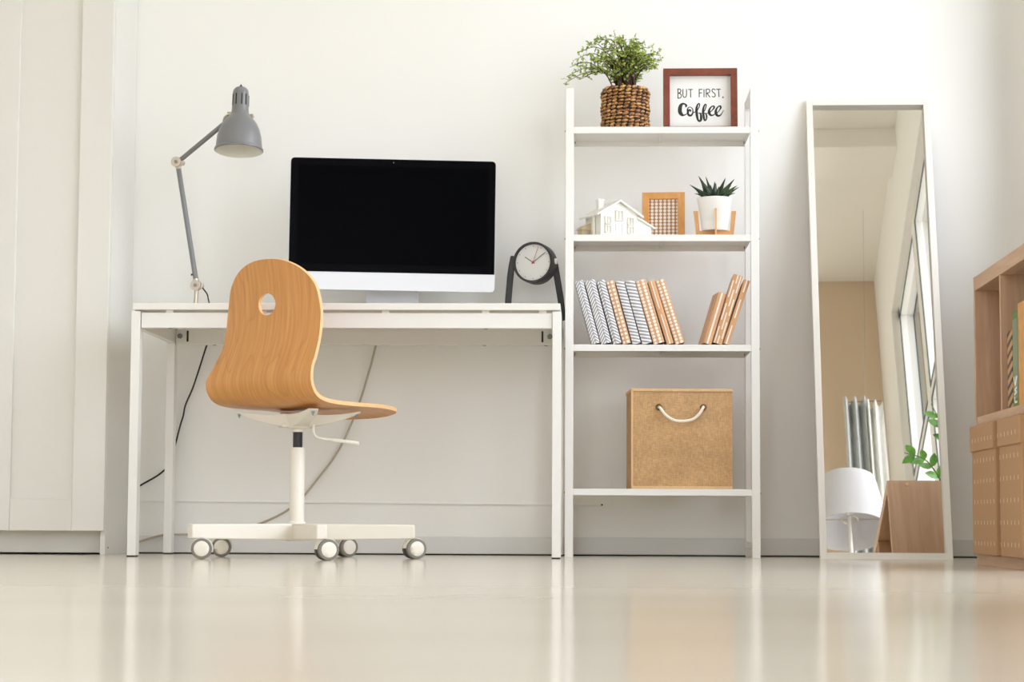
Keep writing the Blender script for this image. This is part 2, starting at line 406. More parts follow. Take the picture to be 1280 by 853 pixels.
# ---------------------------------------------------------------- wardrobe
XWR = -1.5; YF = 6.62; XWL = -2.31; ZT = 2.36
wd = thing('wardrobe', 'tall white wardrobe with recessed panel doors at the left wall', 'wardrobe', ((XWR+XWL)/2, 6.8, 0))
b = MB().box((XWR-.016, YF+.02, 0), (XWR, YW-.002, ZT)).box((XWL, YF+.02, 0), (XWL+.016, YW-.002, ZT))
b.box((XWL+.016, YF+.021, ZT-.016), (XWR-.016, YW-.003, ZT)).box((XWL+.016, YF+.021, .0745), (XWR-.016, YW-.003, .0905)).box((XWL+.016, YW-.01, .072), (XWR-.016, YW-.004, ZT-.016))
link('carcass', b, 'cab', wd, bevel=.001)
link('plinth', MB().box((XWL+.017, YF+.085, .006), (XWR-.017, YF+.099, .0745)), 'cab', wd)
for i, x1 in enumerate((XWR-.001, XWR-.404)):
    x0 = x1-.4; d = MB(); z0, z1 = .074, ZT-.002
    d.box((x1-.102, YF, z0), (x1, YF+.018, z1)).box((x0, YF, z0), (x0+.102, YF+.018, z1))
    d.box((x0+.1022, YF+.0003, z0), (x1-.1022, YF+.018, z0+.101)).box((x0+.1022, YF+.0003, z1-.1), (x1-.1022, YF+.018, z1))
    dr = link('door', d, 'cab', wd, bevel=.0022)
    link('door_panel', MB().box((x0+.1, YF+.0135, z0+.099), (x1-.1, YF+.0175, z1-.098)), 'cab', dr)
link('hole_plug', MB().cyl((XWR-.001, 6.68, .022), (XWR+.001, 6.68, .022), .003, seg=10), 'dark', wd)

# ---------------------------------------------------------------- desk
DX0, DX1, DY0, DY1, DZ = -1.3585, -.077, 6.317, 6.915, .7576
dk = thing('desk', 'long white desk with square steel legs between wardrobe and ladder shelf', 'desk', ((DX0+DX1)/2, (DY0+DY1)/2, 0))
link('tabletop', MB().box((DX0, DY0, .7372), (DX1, DY1, DZ)), 'white', dk, bevel=.0015)
LW, LD = .0265, .045; ZL = .7335
for sx in (0, 1):
    for sy in (0, 1):
        x = DX0-.004 if sx == 0 else DX1-LW+.003; y = DY0+.004 if sy == 0 else DY1-LD-.004
        lg = link('leg', MB().box((x, y, .004), (x+LW, y+LD, ZL)), 'whitesteel', dk, bevel=.0012)
        link('foot_glide', MB().box((x-.0005, y+.001, 0), (x+LW-.002, y+LD-.001, .004)), 'dark', lg)
# aprons
fx0, fx1 = DX0+LW-.002, DX1-LW+.002
for nm, a, bb in (('front_rail', (fx0, DY0+.012, .684), (fx1, DY0+.042, .7295)), ('rear_rail', (fx0, DY1-.042, .679), (fx1, DY1-.012, .7295)),
                  ('side_rail', (DX0+.001, DY0+.048, .684), (DX0+.021, DY1-.048, .7295)), ('side_rail', (DX1-.021, DY0+.048, .684), (DX1-.001, DY1-.048, .7295))):
    link(nm, MB().box(a, bb), 'whitesteel', dk, bevel=.0012)
for x in (-1.25, -.97, -.6, -.3, -.13): link('spacer_pad', MB().box((x-.011, DY0+.016, .7290), (x+.011, DY0+.04, .7375)), 'model', dk)
for x in (-1.21, -.9, -.6, -.33, -.13): link('spacer_pad', MB().box((x-.011, DY1-.04, .7290), (x+.011, DY1-.016, .7375)), 'model', dk)
for x, s in ((DX0+LW+.012, 1), (DX1-LW-.014, -1)):
    br = link('corner_bracket', MB().box((x-.014, DY1-.046, .692), (x+.018, DY1-.0425, .722)), 'whitesteel', dk)
    link('bolt', MB().cyl((x, DY1-.052, .706), (x, DY1-.046, .706), .009, seg=6), 'screw', br)
    link('slot', MB().box((x+s*.024-.003, DY1-.0435, .688), (x+s*.024+.003, DY1-.0418, .724)), 'dark', dk)
for x in (-1.25, -.97, -.3): link('screw', MB().cyl((x, DY0+.027, .6825), (x, DY0+.027, .6845), .006, seg=10), 'screw', dk)
for x in (-1.21, -.33, -.13): link('screw', MB().cyl((x, DY1-.027, .6775), (x, DY1-.027, .6795), .006, seg=10), 'screw', dk)

# ---------------------------------------------------------------- cables
tb = MB().tube(spline([P(472, 425, 6.94), P(470, 431, 6.94), P(462, 462, 6.95), P(447, 510, 6.95), P(425, 560, 6.955), P(398, 598, 6.955), P(368, 632, 6.955), P(332, 652, 6.95), P(300, 661, 6.94), P(262, 667, 6.93), P(228, 668.5, 6.93), P(205, 669, 6.93), P(178, 676, 6.94), P(166, 681, 6.945)]), .0036, 8)
one('grey_cable', tb, 'cablegrey', 'thin beige-grey cable sagging from under the desk along the wall', 'cable', smooth=True)
tb = MB().tube(spline([P(262, 424, 6.94), P(258, 433, 6.945), P(250, 458, 6.95), P(241, 485, 6.955), P(232, 506, 6.955), P(229, 520, 6.955), P(225, 533, 6.955), P(218, 560, 6.955), P(210, 582, 6.955), P(198, 594, 6.955), P(179, 605, 6.955), P(168, 612, 6.955)]), .0028, 8)
one('black_cable', tb, 'cableblack', 'black power cable hanging behind the left side of the desk', 'cable', smooth=True)

# ---------------------------------------------------------------- all-in-one computer
MX, MY = -.619, 6.74
mon = thing('desktop_computer', 'large slim all-in-one computer with black screen and silver chin on the desk', 'computer', (MX, MY, DZ), (0, 0, math.radians(4.6)))
def rrect(w0, w1, z0, z1, r, n=6):
    out = []
    for cx, cz, a0 in ((w1-r, z0+r, -PI/2), (w1-r, z1-r, 0), (w0+r, z1-r, PI/2), (w0+r, z0+r, PI)):
        for i in range(n+1): out.append((cx+r*math.cos(a0+i*PI/2/n), cz+r*math.sin(a0+i*PI/2/n)))
    return out
WM = .329; Z0, Z1 = .0835, .5085; CH = .057
tilt = Matrix.Translation((0, 0, .3)) @ Matrix.Rotation(math.radians(-1.2), 4, 'X') @ Matrix.Rotation(math.radians(.55), 4, 'Y') @ Matrix.Translation((0, 0, -.3))
bd = MB(); out = rrect(-WM, WM, Z0, Z1, .013); n = len(out)
rings = [(0, 1.0), (.006, 1.0), (.016, .93), (.032, .7), (.042, .35)]
vs = []
for y, sc in rings: vs += [tilt @ Vector((x*sc, y, (z-.3)*sc+.3)) for x, z in out]
fs = [tuple(range(n))]+[(i*n+j, (i+1)*n+j, (i+1)*n+(j+1) % n, i*n+(j+1) % n) for i in range(len(rings)-1) for j in range(n)]+[tuple((len(rings)-1)*n+j for j in range(n-1, -1, -1))]
bd.add(vs, fs); link('body', bd, 'alu', mon, smooth=True, world=False)
ub = [(x, z) for x, z in rrect(-WM+.0015, WM-.0015, Z0+CH, Z1-.0015, .012)]
# square lower corners of the glass
ub = [(-WM+.0015, Z0+CH), (WM-.0015, Z0+CH)]+[q for q in ub if q[1] > Z1-.02]
gz = link('bezel', MB().prism(ub, -.0016, -.0002, tilt), 'bezel', mon, world=False)
link('display', MB().prism([(-WM+.026, Z0+CH+.024), (WM-.026, Z0+CH+.024), (WM-.026, Z1-.026), (-WM+.026, Z1-.026)], -.0021, -.0015, tilt), 'glass_black', gz, world=False)
link('webcam', MB().cyl(tilt @ Vector((0, -.0022, Z1-.012)), tilt @ Vector((0, -.0015, Z1-.012)), .0018, seg=10), 'screw', gz, world=False)
st = MB(); st.prism([(-.085, 0), (.085, 0), (.085, .006), (-.085, .006)], -.03, .13)
pr = [(.128, 0), (.128, .02), (.118, .12), (.062, .235)]
for i in range(3):
    (ya, za), (yb_, zb_) = pr[i], pr[i+1]
    st.add([(-.085, ya, za), (.085, ya, za), (.085, ya+.006, za), (-.085, ya+.006, za), (-.085, yb_, zb_), (.085, yb_, zb_), (.085, yb_+.006, zb_), (-.085, yb_+.006, zb_)],
           [(0, 1, 5, 4), (3, 7, 6, 2), (0, 4, 7, 3), (1, 2, 6, 5)])
st.box((-.085, .03, .225), (.085, .068, .245))
link('stand', st, 'alu', mon, world=False, bevel=.001)

# ---------------------------------------------------------------- desk lamp
LY = 6.80
base = P(244, 379, LY); base.z = DZ+.0003
lm = thing('desk_lamp', 'grey adjustable desk lamp with bell shade and nickel joints, clamped on the desk', 'lamp', base)
cl = MB().lathe([(.0, .0), (.021, .0), (.021, .010), (.012, .016), (.012, .022), (0, .022)], Matrix.Translation(base))
link('clamp_base', cl, 'nickel', lm, smooth=True)
j0 = P(246, 357, LY); j1 = P(222, 203, LY-.01); j2 = P(281, 154, LY-.11)
link('post', MB().cyl(base+Vector((0, 0, .015)), j0, .0068, seg=18), 'nickel', lm, smooth=True)
def joint(c, nm, r=.0165):
    o = link(nm, MB().cyl(c+Vector((-.002, -.019, -.001)), c+Vector((.0, .012, .001)), r, seg=28).cyl(c+Vector((.012, -.012, -.002)), c+Vector((.012, .014, 0)), r*.62, seg=20), 'nickel', lm, smooth=True, bevel=.001)
    link('screw', MB().cyl(c+Vector((-.002, -.022, -.001)), c+Vector((-.002, -.018, -.001)), r*.34, seg=18), 'screw', o, smooth=True)
joint(j0, 'lower_joint'); joint(j1, 'elbow_joint')
e = (j1-j0).normalized()
lo = MB().cyl(j0+e*.016, j1-e*.016, .0082, seg=18); la = link('lower_arm', lo, 'lampgrey', lm, smooth=True)
link('arm_collar', MB().cyl(j0+e*.012, j0+e*.022, .0092, seg=18), 'nickel', la, smooth=True); link('arm_collar', MB().cyl(j1-e*.022, j1-e*.012, .0092, seg=18), 'nickel', la, smooth=True)
link('cable_stud', MB().sphere(j0+e*.035+Vector((-.010, -.004, 0)), .0035), 'black', la, smooth=True)
e2 = (j2-j1).normalized()
link('upper_arm', MB().cyl(j1+e2*.014, j2+e2*.01, .0078, seg=18), 'lampgrey', lm, smooth=True)
hb = P(298.5, 188.5, LY-.16); ht = P(301.2, 109.0, LY-.135)
ax = (ht-hb).normalized(); hm = Matrix.Translation(hb) @ Vector((0, 0, 1)).rotation_difference(ax).to_matrix().to_4x4()
HL = (ht-hb).length
shp = [(.0745, -.002), (.0775, .000), (.0775, .005), (.0735, .008), (.0725, .022), (.0700, .045), (.0640, .068), (.0550, .088), (.0440, .103), (.0345, .113), (.0290, .121),
       (.0270, .132), (.0262, .150), (.0255, HL*.90), (.0235, HL*.95), (.0175, HL*.985), (.006, HL), (0, HL)]
ins = [(.0745, -.002), (.0722, .003), (.070, .02), (.067, .045), (.061, .066), (.052, .085), (.040, .10), (.03, .112), (0, .115)]
sh = MB().lathe(shp, hm, 48, caps=False); link('lamp_shade', sh, 'lampgrey', lm, smooth=True)
si = MB().lathe(ins, hm, 48, caps=False); shi = link('shade_lining', si, 'lampin', lm, smooth=True)
link('bulb', MB().sphere(hm @ Vector((0, 0, .05)), .026, seg=20, rings=12), 'bulb', shi, smooth=True)
sl = MB()
for a in (-2.55, -1.95, -1.25, -.7, .2, .9, 1.7, 2.6):
    r0 = .0264
    for q in range(1):
        c0 = hm @ Vector((r0*math.cos(a), r0*math.sin(a), HL*.70)); c1 = hm @ Vector((r0*math.cos(a)*.985, r0*math.sin(a)*.985, HL*.87))
        sl.bar(c0, c1, .0032, .0024, up=hm.to_3x3() @ Vector((math.cos(a), math.sin(a), 0)))
link('vent_slots', sl, 'dark', lm)
link('top_nub', MB().cyl(ht-ax*.002, ht+ax*.004, .005, seg=12).cyl(ht, ht+ax*.009, .002, seg=8), 'black', lm, smooth=True)
yk = MB(); pl_, pr_ = hm @ Vector((-.031, .004, .122)), hm @ Vector((.031, .004, .115))
yk.tube(spline([pl_+Vector((-.004, 0, 0)), P(281, 147, LY-.13), P(279, 156, LY-.11), j2+Vector((0, .01, -.004)), P(300, 158, LY-.08), pr_+Vector((.004, 0.02, 0)), pr_+Vector((.004, 0, 0))], 6), .0042, 10)
yk.cyl(pl_+Vector((-.010, -.002, 0)), pl_+Vector((.006, 0, 0)), .0078, seg=16).cyl(pr_+Vector((.010, -.002, 0)), pr_+Vector((-.006, 0, 0)), .0072, seg=16)
link('yoke', yk, 'nickel', lm, smooth=True)
link('power_cord', MB().tube(spline([j0+Vector((.014, 0, .004)), P(254, 361, LY), P(259, 368, LY), P(261, 377, LY), Vector((-1.205, LY+.01, DZ+.012)), Vector((-1.205, 6.88, DZ+.008)), Vector((-1.206, 6.925, DZ+.006)), Vector((-1.206, 6.937, DZ-.02)), Vector((-1.208, 6.938, .70)), P(262, 424, 6.94)]), .0022, 8), 'cableblack', lm, smooth=True)

# ---------------------------------------------------------------- desk clock
CY = 6.84
cc = P(666, 328, CY-.03)
ck = thing('desk_clock', 'round black desk clock on tall splayed legs at the desk corner', 'clock', (cc.x, CY, DZ))
nrm = Vector((-.30, -1, .03)).normalized()        # the dial looks out a little to the left
q = Vector((0, 0, 1)).rotation_difference(nrm).to_matrix().to_4x4()
# face basis: up vector kept vertical
zf = nrm; xf = Vector((0, 0, 1)).cross(zf).normalized(); yf = zf.cross(xf)
CM = Matrix((xf, yf, zf)).transposed().to_4x4(); CM = Matrix.Translation(cc) @ CM
R = .066
case = MB().lathe([(R*.89, -.012), (R*.90, .004), (R*.92, .0065), (R*.99, .0065), (R*1.01, 0), (R*1.01, -.05), (R*.95, -.06), (R*.5, -.066), (0, -.066)], CM, 56, caps=False)
cs = link('case', case, 'clockblack', ck, smooth=True)
dial = link('dial', MB().cyl(CM @ Vector((0, 0, -.009)), CM @ Vector((0, 0, -.004)), R*.895, seg=56), 'clockface', ck)
for i in range(12):
    a = i*PI/6; link('hour_mark', MB().cyl(CM @ Vector((math.sin(a)*R*.80, math.cos(a)*R*.80, -.0041)), CM @ Vector((math.sin(a)*R*.80, math.cos(a)*R*.80, -.0035)), .0014, seg=8), 'ink', dial)
def hand(nm, du, dv, w, m, z):
    a = Vector((0, 0, z)); b_ = Vector((du, dv, z)); e = (b_-a).normalized()
    link(nm, MB().bar(CM @ (a-e*.006), CM @ b_, w, .0006, up=nrm), m, dial)
s_ = 1/388.
hand('hour_hand', -(66/6.09)*s_, (44/6.09)*s_, .0022, 'ink', -.003)
hand('minute_hand', (94/6.09)*s_*1.03, (74/6.09)*s_, .0018, 'ink', -.0022)
hand('second_hand', (40/6.09)*s_, (118/6.09)*s_, .0009, 'red', -.0014)
link('hub', MB().cyl(CM @ Vector((0, 0, -.003)), CM @ Vector((0, 0, .0005)), .0034, seg=16), 'red', dial, smooth=True)
def leg2(pts, w, d, nm):
    m_ = MB(); k0 = None
    pts = [Vector(p) for p in pts]; vs = []
    for i, p_ in enumerate(pts):
        t = (pts[min(i+1, len(pts)-1)]-pts[max(i-1, 0)]).normalized(); a = Vector((0, 1, 0)); s2 = t.cross(a).normalized()
        ww = w[i] if isinstance(w, list) else w
        vs += [p_+s2*ww/2*i1+a*d/2*i2 for i1, i2 in ((-1, -1), (1, -1), (1, 1), (-1, 1))]
    n_ = len(pts); fs = [(0, 1, 2, 3), tuple(4*(n_-1)+j for j in (3, 2, 1, 0))]+[(4*i+j, 4*(i+1)+j, 4*(i+1)+(j+1) % 4, 4*i+(j+1) % 4) for i in range(n_-1) for j in range(4)]
    m_.add(vs, fs); return link(nm, m_, 'clockblack', ck, bevel=.003, smooth=True)
def zfix(p, z): p.z = z; return p
leg2([P(640.5, 320, CY-.012), P(639.5, 332, CY-.01), P(638, 345, CY-.008), P(635.5, 374, CY), zfix(P(634, 392, CY), DZ+.001)], [.012, .019, .021, .021, .019], .008, 'leg')
leg2([P(693, 321, CY+.006), P(694.5, 333, CY+.008), P(696, 345, CY+.01), P(700.5, 372, CY+.02), P(703.2, 394, CY+.03), P(704, 401.0, CY+.032)], [.012, .019, .021, .021, .019, .012], .008, 'leg')
link('set_knob', MB().cyl(P(690.5, 327, CY-.02), P(696.5, 326.5, CY-.02), .0095, seg=18), 'pot', ck, smooth=True, bevel=.001)

# ---------------------------------------------------------------- desk chair
FA = math.radians(57); Fd = Vector((math.cos(FA), math.sin(FA), 0)); Rd = Vector((math.sin(FA), -math.cos(FA), 0))
CB = Vector((-.838, 6.18, 0))
ch = thing('desk_chair', 'swivel chair with a maple plywood shell and cream five-star base on castors', 'chair', CB)
prof = [(.262, .414), (.24, .4215), (.20, .4275), (.12, .432), (.02, .432), (-.07, .434), (-.125, .441), (-.16, .457), (-.180, .485), (-.184, .515), (-.175, .545), (-.160, .580), (-.143, .625), (-.133, .68), (-.132, .735), (-.138, .79), (-.147, .835), (-.151, .857)]
pp = spline([(a, 0, z) for a, z in prof], 8)
cum = [0]
for i in range(1, len(pp)): cum.append(cum[-1]+(pp[i]-pp[i-1]).length)
S = cum[-1]
def prof_at(s):
    s = min(max(s, 0), S)
    for i in range(1, len(cum)):
        if s <= cum[i]+1e-9:
            t = (s-cum[i-1])/(cum[i]-cum[i-1]); p_ = pp[i-1].lerp(pp[i], t)
            a = pp[max(i-2, 0)]; b_ = pp[min(i+1, len(pp)-1)]; d = (b_-a).normalized(); return p_, d
def s_of_z(z):  # on the back part
    for i in range(len(pp)-1, 0, -1):
        if pp[i-1].z <= z: return cum[i-1]+(cum[i]-cum[i-1])*(z-pp[i-1].z)/(pp[i].z-pp[i-1].z)
keys = [(0, .190), (.12, .205), (.28, .206), (s_of_z(.47), .2000), (s_of_z(.50), .199), (s_of_z(.56), .187), (s_of_z(.62), .180), (s_of_z(.69), .178), (s_of_z(.76), .170), (S, .158)]
def wid(s):
    for i in range(1, len(keys)):
        if s <= keys[i][0]:
            t = (s-keys[i-1][0])/(keys[i][0]-keys[i-1][0]); t = t*t*(3-2*t); w = keys[i-1][1]*(1-t)+keys[i][1]*t; break
    else: w = keys[-1][1]
    for dd, L_, pw in ((s, .065, 2.6), (S-s, .135, 2.3)):
        if dd < L_: w *= max(0, 1-((L_-dd)/L_)**pw)**(1/pw)
    return w
ss = []
n1 = 90
for i in range(n1+1):
    t = i/n1; ss.append(S*(.5-.5*math.cos(PI*t)))
outline = [Vector((wid(s), s)) for s in ss]+[Vector((-wid(s), s)) for s in reversed(ss[1:-1])]
hs, hbv = s_of_z(.7290), -.010
hole = [Vector((hbv+.0325*math.cos(2*PI*i/40), hs+.0315*math.sin(2*PI*i/40))) for i in range(40)]
grid = []
for i in range(1, 60):
    s = S*i/60; w = wid(s)-.008
    for j in range(-8, 9):
        x = .022*j+.0001*i % .003
        if abs(x) < w and ((x-hbv)**2+(s-hs)**2)**.5 > .040: grid.append(Vector((x, s)))
pts = outline+hole+grid; no, nh = len(outline), len(hole)
cd_edges = [(i, (i+1) % no) for i in range(no)]+[(no+i, no+(i+1) % nh) for i in range(nh)]
res = delaunay_2d_cdt(pts, cd_edges, [], 0, 1e-6)
v2, tris = res[0], res[2]
tri2 = []
def inside(px, ps):
    return abs(px) <= wid(ps)+1e-5 and not (((px-hbv)/.0325)**2+((ps-hs)/.0315)**2 < .995)
for t in tris:
    cx = sum(v2[i].x for i in t)/len(t); cs_ = sum(v2[i].y for i in t)/len(t)
    if inside(cx, cs_): tri2.append(tuple(t))
def map3(b_, s, off):
    p_, d = prof_at(s); nrm_ = Vector((-d.z, 0, d.x))   # offset towards the sitter / upward
    rel = abs(b_)/.19; back = min(1, max(0, (s-s_of_z(.50))/.12)); seat = 1-back
    cup = .020*rel*rel*back + .004*rel*rel*seat
    if s < .34: nrm_ = Vector((-d.z, 0, d.x))
    if nrm_.z < 0 and s < .3: nrm_ = -nrm_
    a_ = p_.x; z_ = p_.z
    n3 = nrm_
    # choose the side facing the sitter: up on the seat, forward on the back
    if n3.x < 0 and s > .45: n3 = -n3
    if n3.dot(Vector((1, 0, 1))) < 0: n3 = -n3
    a_ += n3.x*(off+cup); z_ += n3.z*(off+cup)
    return CB + Fd*a_ + Rd*b_ + Vector((0, 0, z_))
shell = MB()
nv = len(v2)
front = [map3(p_.x, p_.y, .011) for p_ in v2]; back = [map3(p_.x, p_.y, 0) for p_ in v2]
uvf = [[(v2[i].x, v2[i].y) for i in t] for t in tri2]
shell.add(front+back, [t for t in tri2]+[tuple(nv+i for i in reversed(t)) for t in tri2], 0, uvf+[list(reversed(x)) for x in uvf])
from collections import Counter
ec = Counter()
for t in tri2:
    for i in range(len(t)): ec[frozenset((t[i], t[(i+1) % len(t)]))] += 1
rim = []
for t in tri2:
    for i in range(len(t)):
        a_, b_ = t[i], t[(i+1) % len(t)]
        if ec[frozenset((a_, b_))] == 1: rim.append((b_, a_, nv+a_, nv+b_))
base_i = len(shell.v)
for r_ in rim:
    shell.f.append(r_); shell.mi.append(1)
o = link('seat_shell', shell, ['ply', 'plyedge'], ch, smooth=True)
# bracket
bk = MB()
for sa, sb in ((1, 1), (1, -1), (-1, 1), (-1, -1)):
    vs = []
    N_ = 9
    for i in range(N_):
        t = i/(N_-1); r_ = t; c_ = CB+Fd*(.105*sa*r_)+Rd*(.148*sb*r_)
        dirv = (Fd*.105*sa+Rd*.148*sb).normalized(); sd = dirv.cross(Vector((0, 0, 1)))
        zb = .3805+.042*t**2.0; h_ = .038*(1-t)**.9+.004; w_ = .038*(1-t)+.015
        vs += [c_+sd*w_+Vector((0, 0, zb+h_)), c_-sd*w_+Vector((0, 0, zb+h_)), c_-sd*w_*.55+Vector((0, 0, zb)), c_+sd*w_*.55+Vector((0, 0, zb))]
    bk.add(vs, [(0, 1, 2, 3), tuple(4*(N_-1)+j for j in (3, 2, 1, 0))]+[(4*i+j, 4*(i+1)+j, 4*(i+1)+(j+1) % 4, 4*i+(j+1) % 4) for i in range(N_-1) for j in range(4)])
bk.lathe([(0, .376), (.03, .376), (.036, .382), (.04, .40), (.03, .423), (0, .423)], Matrix.Translation(CB), 24)
bk.box((-.05, -.02, .3795), (.05, .045, .388), 0, Matrix.Translation(CB) @ Matrix.Rotation(.3, 4, 'Z'))
bro = link('seat_bracket', bk, 'chairsteel', ch, smooth=True, bevel=.0015)
for sa, sb in ((1, 1), (1, -1), (-1, 1), (-1, -1)):
    c_ = CB+Fd*.098*sa+Rd*.14*sb
    link('screw', MB().cyl(c_+Vector((0, 0, .412)), c_+Vector((0, 0, .424)), .0042, seg=10).cyl(c_+Vector((0, 0, .407)), c_+Vector((0, 0, .413)), .0026, seg=8), 'screw', bro)
yl = 6.12
link('height_lever', MB().tube(spline([P(392, 531, yl), P(392, 540, yl), P(395, 546, yl), P(402, 548.5, yl), P(415, 550, yl), P(418, 550.5, yl)], 5), .0035, 10), 'chairsteel', ch, smooth=True)
link('lever_grip', MB().tube([P(416, 550.2, yl), P(419, 550.6, yl), P(446, 554.3, yl), P(448.5, 554.6, yl)], [.004, .0055, .006, .0055], 12), 'chairsteel', ch, smooth=True)
link('gas_lift', MB().cyl(CB+Vector((0, 0, .31)), CB+Vector((0, 0, .37)), .0138, seg=24), 'black', ch, smooth=True)
link('lift_collar', MB().cyl(CB+Vector((0, 0, .366)), CB+Vector((0, 0, .378)), .0175, seg=24), 'chairsteel', ch, smooth=True)
link('column', MB().lathe([(0, .095), (.026, .095), (.026, .103), (.0215, .108), (.0215, .3175), (.0195, .321), (0, .321)], Matrix.Translation(CB), 32), 'chairsteel', ch, smooth=True)
bs = MB(); RL = .343
for kx in range(5):
    a = math.radians(1.4+72*kx); d = Vector((math.cos(a), math.sin(a), 0))
    s0, s1 = d*.0, d*RL
    w_ = .0185; sd = Vector((-d.y, d.x, 0))
    vs = []
    for (t, hw, za, zb) in ((0, .0185, .052, .1005), (RL, .0155, .0575, .0985)):
        c_ = CB+d*t
        vs += [c_+sd*hw+Vector((0, 0, zb)), c_-sd*hw+Vector((0, 0, zb)), c_-sd*hw+Vector((0, 0, za)), c_+sd*hw+Vector((0, 0, za))]
    bs.add(vs, [(0, 1, 2, 3), (7, 6, 5, 4)]+[(j, 4+j, 4+(j+1) % 4, (j+1) % 4) for j in range(4)])
bs.lathe([(0, .050), (.032, .050), (.032, .1005), (0, .1005)], Matrix.Translation(CB), 24)
link('star_base', bs, 'chairsteel', ch, bevel=.004, smooth=True, bseg=3)
casters = [(1.4, P(519, 699.5, 6.14), 24), (73.4, P(433, 697, 6.42), 34), (145.4, P(275, 695.5, 6.42), 8), (217.4, P(251, 698, 6.05), 8), (289.4, P(411, 701, 5.87), 22)]
for ka, wp, yawd in casters:
    a = math.radians(ka); sc_ = CB+Vector((math.cos(a), math.sin(a), 0))*(RL-.018)
    ya = math.radians(yawd); ax_ = Vector((math.sin(ya), -math.cos(ya), 0)); wc = sc_-Vector((ax_.y, -ax_.x, 0))*.018; wc.z = .0295   # the wheels trail to one side of the swivel
    cst = MB().cyl(Vector((sc_.x, sc_.y, 0.050)), Vector((sc_.x, sc_.y, .062)), .008, seg=14)
    fwd_ = Vector((ax_.y, -ax_.x, 0))
    # hood: arc over the wheels
    vs = []; K_ = 12
    for i in range(K_+1):
        th = math.radians(-18+196*i/K_)
        rr = Vector((0, 0, 1))*math.sin(th) - fwd_*math.cos(th)
        for r_, w_ in ((.0315, -.012), (.0315, .012), (.0275, .012), (.0275, -.012)): vs.append(wc+rr*(r_+.0008)+ax_*w_)
    cst.add(vs, [(0, 1, 2, 3), tuple(4*K_+j for j in (3, 2, 1, 0))]+[(4*i+j, 4*(i+1)+j, 4*(i+1)+(j+1) % 4, 4*i+(j+1) % 4) for i in range(K_) for j in range(4)])
    cst.cyl(wc-ax_*.018, wc+ax_*.018, .005, seg=10)
    cst.cyl(Vector((sc_.x, sc_.y, .030)), Vector((sc_.x, sc_.y, .058)), .0075, seg=16)
    cso = link('castor', cst, 'chairsteel', ch, smooth=True)
    for sgn in (1, -1):
        wm = wc+ax_*sgn*.0165
        wh = link('wheel', MB().cyl(wm-ax_*.0078, wm+ax_*.0078, .0293, seg=36), 'tyre' if sgn > 0 else 'tyredark', cso, smooth=True, bevel=.002)
        # hub caps are sub-sub parts: kept inside the wheel mesh as a second material
        me = wh.data; me.materials.append(M['chairsteel'])
        import bmesh
        bm = bmesh.new(); bm.from_mesh(me)
        c0 = ROOT[wh.name].inverted() @ (wm+ax_*sgn*.0078); 
        ring = []; K2 = 28; u1 = fwd_; u2 = Vector((0, 0, 1))
        rings_ = []
        for rr_, oo in ((.0220, -.001), (.0220, .0010), (.0205, .0022), (.010, .0030)):
            rings_.append([bm.verts.new(c0+ax_*sgn*oo+(u1*math.cos(2*PI*i/K2)+u2*math.sin(2*PI*i/K2))*rr_) for i in range(K2)])
        for i_ in range(len(rings_)-1):
            for j_ in range(K2):
                f_ = bm.faces.new((rings_[i_][j_], rings_[i_][(j_+1) % K2], rings_[i_+1][(j_+1) % K2], rings_[i_+1][j_])); f_.material_index = 1; f_.smooth = True
        f_ = bm.faces.new(rings_[-1]); f_.material_index = 1
        bmesh.ops.recalc_face_normals(bm, faces=bm.faces); bm.to_mesh(me); bm.free()

# ---------------------------------------------------------------- ladder shelf
SX0, SX1, SY, SH = -.0655, .5365, 6.604, 1.466
PW = .0255; DT, DB = .242, .287
def sdep(z): return DB+(DT-DB)*z/SH
sf = thing('ladder_shelf', 'tall narrow white steel shelf with four open shelves against the wall', 'shelf', ((SX0+SX1)/2, SY+.14, 0))
for x in (SX0, SX1-PW):
    link('front_post', MB().box((x, SY, 0), (x+PW, SY+.022, SH)), 'whitesteel', sf, bevel=.0012)
    m_ = MB().add([(x, SY+DB-.022, 0), (x+PW, SY+DB-.022, 0), (x+PW, SY+DB, 0), (x, SY+DB, 0), (x, SY+DT-.022, SH), (x+PW, SY+DT-.022, SH), (x+PW, SY+DT, SH), (x, SY+DT, SH)],
                  [(3, 2, 1, 0), (4, 5, 6, 7), (0, 1, 5, 4), (1, 2, 6, 5), (2, 3, 7, 6), (3, 0, 4, 7)])
    link('rear_post', m_, 'whitesteel', sf, bevel=.0012)
    link('side_rail', MB().box((x+.001, SY+.022, SH-.022), (x+PW-.001, SY+DT-.022, SH-.0005)), 'whitesteel', sf, bevel=.0012)
    link('side_rail', MB().box((x+.001, SY+.022, .03), (x+PW-.001, SY+DB-.024, .05)), 'whitesteel', sf, bevel=.0012)
SZ = [1.3435, 1.0030, .6590, .2120]
ix0, ix1 = SX0+PW, SX1-PW
